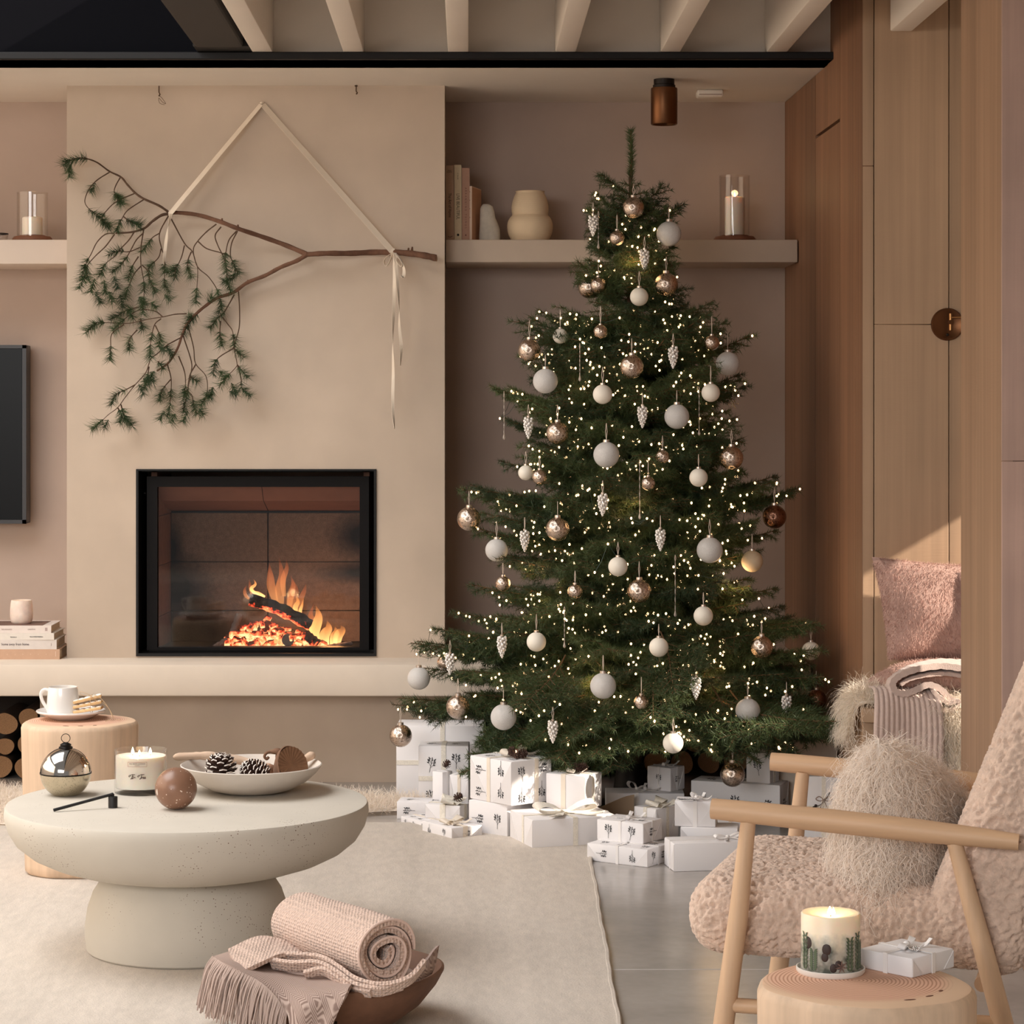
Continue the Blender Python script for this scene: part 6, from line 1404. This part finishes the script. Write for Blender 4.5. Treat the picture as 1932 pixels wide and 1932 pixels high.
limb('limb', [(580, 480), (560, 492), (530, 504), (500, 520), (467, 533), (440, 552), (410, 562), (388, 577), (368, 594), (352, 613), (343, 634), (336, 655), (325, 675), (315, 687), (296, 700)], .0075, .0030, pbark)
TW = [[(140,300),(130,318),(132,335)],[(208,324),(183,340),(168,357),(160,378),(165,391),(178,402),(189,410)],[(228,333),(218,351),(216,364),(226,381)],[(254,365),(228,376),(212,386),(195,405),(192,413),(208,426)],
 [(272,376),(243,395),(232,409),(221,432),(222,440)],[(232,408),(247,419),(266,426)],[(216,440),(199,442),(183,457),(172,479),(162,498),(154,524)],[(216,442),(199,465),(179,484),(164,504),(166,530)],[(253,438),(243,453),(228,469),(216,484),(199,498),(187,522)],
 [(270,440),(257,453),(245,475),(233,494),(212,514)],[(264,467),(243,475),(222,474),(204,481)],[(261,484),(249,504),(241,528)],[(271,434),(266,467),(266,500),(272,540),(269,592)],[(266,502),(253,517),(243,540),(235,562)],[(268,500),(280,513),(283,529),(294,552)],
 [(319,405),(301,440),(305,469),(311,488),(311,533),(319,552)],[(301,440),(286,450),(268,475)],[(304,469),(299,486),(282,504),(280,520)],[(323,413),(348,459),(363,475),(373,504),(394,523),(411,550),(417,579),(413,590)],[(348,463),(342,486),(332,504),(315,515)],[(332,504),(329,527)],[(361,475),(355,490),(355,508),(361,524)],
 [(408,423),(390,437),(373,455),(365,469),(367,488),(373,508),(371,550),(369,572)],[(373,455),(390,469),(417,477),(433,484),(442,500),(450,517)],[(417,428),(406,444),(411,463),(423,488),(427,508),(429,531),(436,552)],[(446,436),(431,455),(425,488),(427,508)],[(448,436),(437,459),(435,484),(444,506),(440,524),(421,532)],
 [(442,556),(423,589),(411,600),(396,618)],[(450,550),(452,585),(451,620),(442,653),(447,684),(445,693),(426,713),(414,728)],[(420,599),(430,612),(439,626),(442,655)],[(416,606),(415,630),(419,652)],[(441,657),(416,672),(406,684),(402,706)],[(443,659),(460,674)],[(448,688),(455,715),(456,732),(474,748)],[(449,690),(466,712)],
 [(354,612),(365,655),(369,686),(389,711),(390,746),(378,765)],[(345,632),(361,682),(360,705),(354,735),(350,757),(345,777)],[(369,688),(358,709),(355,736),(362,746),(366,767),(372,781)],[(337,672),(348,701),(350,726),(347,752)],[(316,688),(323,717),(321,759),(316,786)],[(322,716),(306,736),(301,756)],
 [(343,636),(326,645),(313,653),(296,668),(284,678),(275,703),(255,726),(236,750),(222,769),(205,782),(192,794),(172,810)],[(255,726),(236,736),(217,746),(211,765)],[(228,763),(236,788),(250,804)],[(352,592),(330,593),(307,598),(281,602),(244,610),(210,609),(184,609),(172,617)],[(182,609),(162,628)],[(234,612),(211,630),(209,657),(207,680)],[(259,622),(244,641),(245,661)],
 [(304,601),(291,614),(284,649),(283,678)],[(293,614),(302,635),(300,655)],[(307,598),(292,587),(263,585),(236,601),(212,624)],[(263,579),(236,587),(208,604)],[(265,601),(270,622)],[(313,653),(326,671)],[(281,692),(278,712),(272,732)],[(298,682),(308,695)],[(358,709),(372,720)],[(222,769),(230,785),(226,798)]]
polys = []
EXTRA = [(413,700,425,712),(405,742,392,748),(432,738,446,745),(372,592,360,606),(366,602,356,596),(392,570,400,560),(160,520,150,545),(178,525,172,552),(196,528,200,555),(215,520,222,545),(180,550,190,572),(205,550,212,570),(226,556,232,580),(262,560,275,575),(240,585,252,600),(285,570,296,580),(310,556,322,566),(290,700,280,725),(262,725,270,745),(355,775,345,795),(330,780,322,798),(310,775,302,792),(375,770,384,782),(402,730,396,750),(436,722,446,740),(230,770,240,796),(205,792,196,806),(270,715,290,720),(300,655,312,662),(132,300,120,312),(180,345,172,362),(222,368,232,386),(192,415,206,430),(246,416,262,425)]
EX = [[bp(a, b) for a, b in ((e[0], e[1]), (e[2], e[3]))] for e in EXTRA]
for i, tw_ in enumerate(TW):
    l = limb('twig', tw_, .0024, .0010, ptwig, 6); n = len(l)
    tl = 0; j = n-1
    while j > 0 and tl < .052: tl += (l[j]-l[j-1]).length; j -= 1
    polys.append([q[:] for q in l[j:]])
    if tl > .04 and i % 3 == 0 and j > 4: polys.append([q[:] for q in l[max(0, j-3):j]])
polys += [[q[:] for q in e] for e in EX]
polys += [[bp(u, v)[:] for u, v in ((166,300),(150,298),(136,301),(123,307))], [bp(u, v)[:] for u, v in ((366,596),(355,612),(346,630))]]
for i in range(0, len(polys), 1):
    v, f = needles([polys[i]], 2300, .034, R_(58), .0008, .35); b = MB(); b.addnp(v, f); b.build('needle_tuft', pneed, bough, True, smooth=False, kind='stuff')
rib = mat('cream_velvet_ribbon', (228, 212, 192), .7, var=(20, .05), Sheen_Weight=.4)
t = thing('ribbon', 'cream ribbon pinned in a peak on the chimney breast, holding up the pine bough', 'ribbon', P(494, 196, DC-.004))
pk = P(494, 195, DC-.012); l_ = bp(322, 402, -.012); r_ = bp(740, 474, -.014)
MB().band([pk+Vector((-.003, 0, -.004)), pk.lerp(l_, .5)+Vector((0, -.004, 0)), l_], (.75, 0, .66), .0105, .0012).build('ribbon_strand', rib, t, True)
MB().band([pk+Vector((.003, 0, -.004)), pk.lerp(r_, .5)+Vector((0, -.004, 0)), r_], (.75, 0, -.66), .0108, .0012).build('ribbon_strand', rib, t, True)
MB().ell(P(494, 194, DC-.008), .007, .008, .004, 14, 8).build('pin', rib, t, True)
for c_, rr_ in ((bp(322, 402), .0085), (bp(741, 477), .0125)):
    mb = MB(); mb.band([c_+Vector((0, -rr_*math.cos(a)*1.1, rr_*math.sin(a)*1.25)) for a in np.linspace(0, 2*math.pi, 17)], (1, 0, 0), .007, .001); mb.build('wrap', rib, t, True, ang=60)
tails = ([(323, 404), (318, 425), (314, 450), (311, 475), (309, 500)], [(742, 478), (744, 520), (743, 580), (741, 640), (742, 700), (741, 760), (744, 808)], [(745, 478), (749, 520), (753, 580), (754, 620), (757, 655), (755, 690)], [(745, 478), (756, 492), (762, 508), (761, 522), (756, 520)])
for k, tl in enumerate(tails):
    l = smooth_line([bp(u, v, -.016) for u, v in tl], 8); n = len(l)
    MB().band(l, [(math.cos(.5+i*.13+k), math.sin(.5+i*.13+k)*.8, .1) for i in range(n)], .0055, .0011).build('ribbon_tail', rib, t, True, ang=60)
for pl in ([(740, 477), (730, 484), (725, 494), (729, 502), (735, 494), (740, 480)], [(744, 477), (753, 485), (759, 497), (757, 503), (750, 494), (744, 480)]):
    l = smooth_line([bp(u, v, -.018) for u, v in pl], 6); MB().band(l, (.3, 1, .2), .006, .001).build('bow_loop', rib, t, True, ang=60)

# ------------------------------------------------------------------ window seat
bn = thing('window_bench', 'limed oak window seat built in below the alcove boards', 'bench', (1.8, 7.05, 0))
MB().rbox(1.108, 2.6, 6.86, 7.248, .40, .44, .004, 2).build('seat_board', oak_l, bn, True)
for a, b_ in ((1.112, 1.52), (1.522, 1.90), (1.902, 2.25), (2.252, 2.6)): MB().rbox(a, b_, 6.88, 6.905, .002, .399, .002, 1).build('front_board', oak_l, bn, True)
MB().rbox(1.112, 1.132, 6.906, 7.24, .002, .399, .002, 1).build('end_board', oak_l, bn, True)
pink = wool_mat('pink_faux_fur', (200, 166, 154), .25, .10, 9)
def fur_cushion(label, c, w, h, th, rot, n=20000, ln=.009, taper=.0):
    t = thing('fur_cushion', label, 'cushion', c, 0, 'pink fur cushions on the window seat'); pb = pillow(w, h, th, 26); A = np.array(rot.to_4x4())
    v0 = np.concatenate(pb.v); v0[:, 0] *= 1+taper*v0[:, 2]/h; v0 = v0 @ A.T[:3, :3]
    dv = np.sin(v0[:, 0]*23+v0[:, 2]*17)*np.sin(v0[:, 2]*29-v0[:, 0]*11)*.008; v0[:, 1] += dv
    b = MB(); b.add(v0, pb.f); b.build('cushion_cover', pink, t)
    p, nr = on_mesh(v0, pb.f, n); nr = np.where((nr*p).sum(1, keepdims=True) < 0, -nr, nr); v, f = strands(p, unit(nr+np.array([.1, 0, -.5])), ln, seg=3, width=.0016, curl=.4, grav=1.2, jitter=.45); b = MB(); b.addnp(v, f); b.build('fur', pink, t, ang=None, kind='stuff'); return t
E = lambda x, y, z: (Matrix.Rotation(R_(z), 4, 'Z') @ Matrix.Rotation(R_(x), 4, 'X') @ Matrix.Rotation(R_(y), 4, 'Y'))
fur_cushion('big dusty pink fur cushion leaning against the alcove boards', (1.400, 7.13, .690), .200, .150, .085, E(-14, 4, 4), taper=.13)
fur_cushion('dusty pink fur cushion lying flat beneath the big leaning one', (1.345, 7.05, .500), .17, .15, .055, E(78, 0, 8), 8000)
fur_cushion('dusty pink fur cushion mostly hidden behind the oak partition', (1.60, 7.04, .665), .17, .165, .07, E(-12, -6, -6), 8000)
sheep = wool_mat('long_sheepskin', (246, 236, 222), .45, .06, 14)
def hide(label, rows, n, ln, grav=2.0):
    t = thing('sheepskin', label, 'sheepskin', (sum((p for r in rows for p in r), Vector())/sum(len(r) for r in rows))); t['group'] = 'sheepskins on the window seat'
    pm_ = patch(rows, 0, 0, .008); v0 = np.concatenate(pm_.v); pm_.build('hide', sheep, t, True, ang=None)
    p, nr = on_mesh(v0, pm_.f, n); ctr = np.array([1.5, 7.1, .42]); nr = np.where((nr*(p-ctr)).sum(1, keepdims=True) < 0, -nr, nr)
    v, f = strands(p, unit(nr+np.array([0, -.1, -.3])), ln, seg=5, width=.0022, curl=.5, grav=grav, jitter=.4); b = MB(); b.addnp(v, f); b.build('fleece', sheep, t, True, ang=None, kind='stuff'); return t
V = Vector
hide('cream sheepskin hanging over the left end of the window seat', [[V((1.42, 7.15, .455)), V((1.42, 7.0, .455)), V((1.40, 6.87, .455))], [V((1.19, 7.16, .462)), V((1.19, 7.0, .465)), V((1.18, 6.87, .46))], [V((1.105, 7.15, .452)), V((1.100, 7.0, .455)), V((1.098, 6.88, .45))], [V((1.082, 7.12, .38)), V((1.078, 7.0, .36)), V((1.082, 6.90, .37))]], 7000, .055)
hide('cream sheepskin spilling over the front of the window seat, below the folded throw', [[V((1.30, 7.10, .452)), V((1.45, 7.10, .452)), V((1.62, 7.10, .455))], [V((1.30, 6.88, .455)), V((1.45, 6.87, .460)), V((1.62, 6.87, .46))], [V((1.31, 6.848, .40)), V((1.45, 6.84, .40)), V((1.62, 6.84, .40))], [V((1.33, 6.845, .24)), V((1.46, 6.835, .20)), V((1.62, 6.84, .22))]], 10000, .06)
ribk = mat('ribbed_knit_grey', (204, 182, 172), .95, var=(60, .08), bump=(420, .5, .003, 'noise'), Sheen_Weight=.3)
kt = thing('ribbed_throw', 'chunky ribbed pale pink-grey knitted throw folded on the window seat, one end hanging', 'throw', (1.30, 6.95, .45))
RIB = .016
def ribbed(path, x0, x1, th, nx, waves):
    """sheet swept along a side-on path (y, z) between x0 and x1(y): ribs run down its length"""
    l = smooth_line([(0, y, z) for y, z in path], 8); k = len(l); mb = MB(); vs = []
    for i, p in enumerate(l):
        tg_v = (l[min(i+1, k-1)]-l[max(i-1, 0)]).normalized(); nn = Vector((0, -tg_v.z, tg_v.y))
        if nn.y > .2 or (abs(nn.y) <= .2 and nn.z < 0): nn = -nn
        f = i/(k-1)
        for j in range(nx):
            u = j/(nx-1); x = x0(f)+(x1(f)-x0(f))*u; h = .0035*abs(math.sin(math.pi*(u*waves)))+.010*math.sin(u*7+f*2.0)*f
            q = Vector((x, p.y, p.z))+nn*h; vs.append(q[:])
    n0 = len(vs); vs += [(V(q)+V((0, th, -th*.3)))[:] for q in vs]
    fs = [(i*nx+j, i*nx+j+1, (i+1)*nx+j+1, (i+1)*nx+j) for i in range(k-1) for j in range(nx-1)]; fs += [tuple(n0+q for q in f[::-1]) for f in fs]
    ed = [i*nx for i in range(k)]+[(k-1)*nx+j for j in range(1, nx)]+[i*nx+nx-1 for i in range(k-2, -1, -1)]+[j for j in range(nx-2, 0, -1)]
    fs += [(ed[q], ed[(q+1) % len(ed)], n0+ed[(q+1) % len(ed)], n0+ed[q]) for q in range(len(ed))]
    mb.add(vs, fs); return mb
ribbed([(7.02, .485), (6.90, .490), (6.845, .465), (6.825, .40), (6.818, .30), (6.815, .16), (6.812, .03)], lambda f: 1.150-.030*f, lambda f: 1.30+.03*math.sin(f*3), .010, 120, 13).build('hanging_end', ribk, kt, False, ang=None).location = -V(kt.location)
# folded layers seen from their edges: an S of thick knit, running back into the seat
fold = [P(1870, 1268, 6.86), P(1815, 1264, 6.86), P(1775, 1262, 6.86), P(1730, 1270, 6.85), P(1700, 1282, 6.85), P(1685, 1296, 6.85), P(1690, 1311, 6.85), P(1708, 1314, 6.85), P(1730, 1304, 6.85), P(1752, 1292, 6.85), P(1775, 1298, 6.85), P(1795, 1316, 6.85), P(1825, 1330, 6.85), P(1870, 1340, 6.85)]
def slab(name, line, th, dy, wave=0):
    l = smooth_line(line, 7); k = len(l); mb = MB(); nd = 28; vs = []
    for side in (1, -1):
        for i, p in enumerate(l):
            tg_v = (l[min(i+1, k-1)]-l[max(i-1, 0)]).normalized(); nn = V((-tg_v.z, 0, tg_v.x))*th*.5*side
            for j in range(nd):
                f = j/(nd-1); vs.append((p+nn*(1+.28*abs(math.sin(i*.9)))+V((.02*f*f, dy*f, .012*math.sin(f*3+i*.05))))[:])
    A = lambda s, i, j: s*k*nd+i*nd+j; fs = []
    for s in (0, 1):
        fs += [(A(s, i, j), A(s, i, j+1), A(s, i+1, j+1), A(s, i+1, j)) for i in range(k-1) for j in range(nd-1)]
    for j in (0, nd-1): fs += [(A(0, i, j), A(0, i+1, j), A(1, i+1, j), A(1, i, j)) for i in range(k-1)]
    for i in (0, k-1): fs += [(A(0, i, j), A(0, i, j+1), A(1, i, j+1), A(1, i, j)) for j in range(nd-1)]
    mb.add(vs, fs); return mb.build(name, ribk, kt, True, ang=70)
slab('folded_layer', fold, .015, .20)
slab('folded_layer', [P(1870, 1290, 6.87), P(1820, 1280, 6.87), P(1785, 1277, 6.87), P(1745, 1282, 6.87), P(1716, 1290, 6.87), P(1700, 1300, 6.87)], .009, .18)
slab('folded_layer', [P(1760, 1304, 6.84), P(1772, 1318, 6.84), P(1790, 1332, 6.84), P(1806, 1330, 6.84), P(1811, 1337, 6.84), P(1800, 1346, 6.84), P(1775, 1348, 6.84), P(1740, 1344, 6.84), P(1716, 1352, 6.84)], .010, .15)
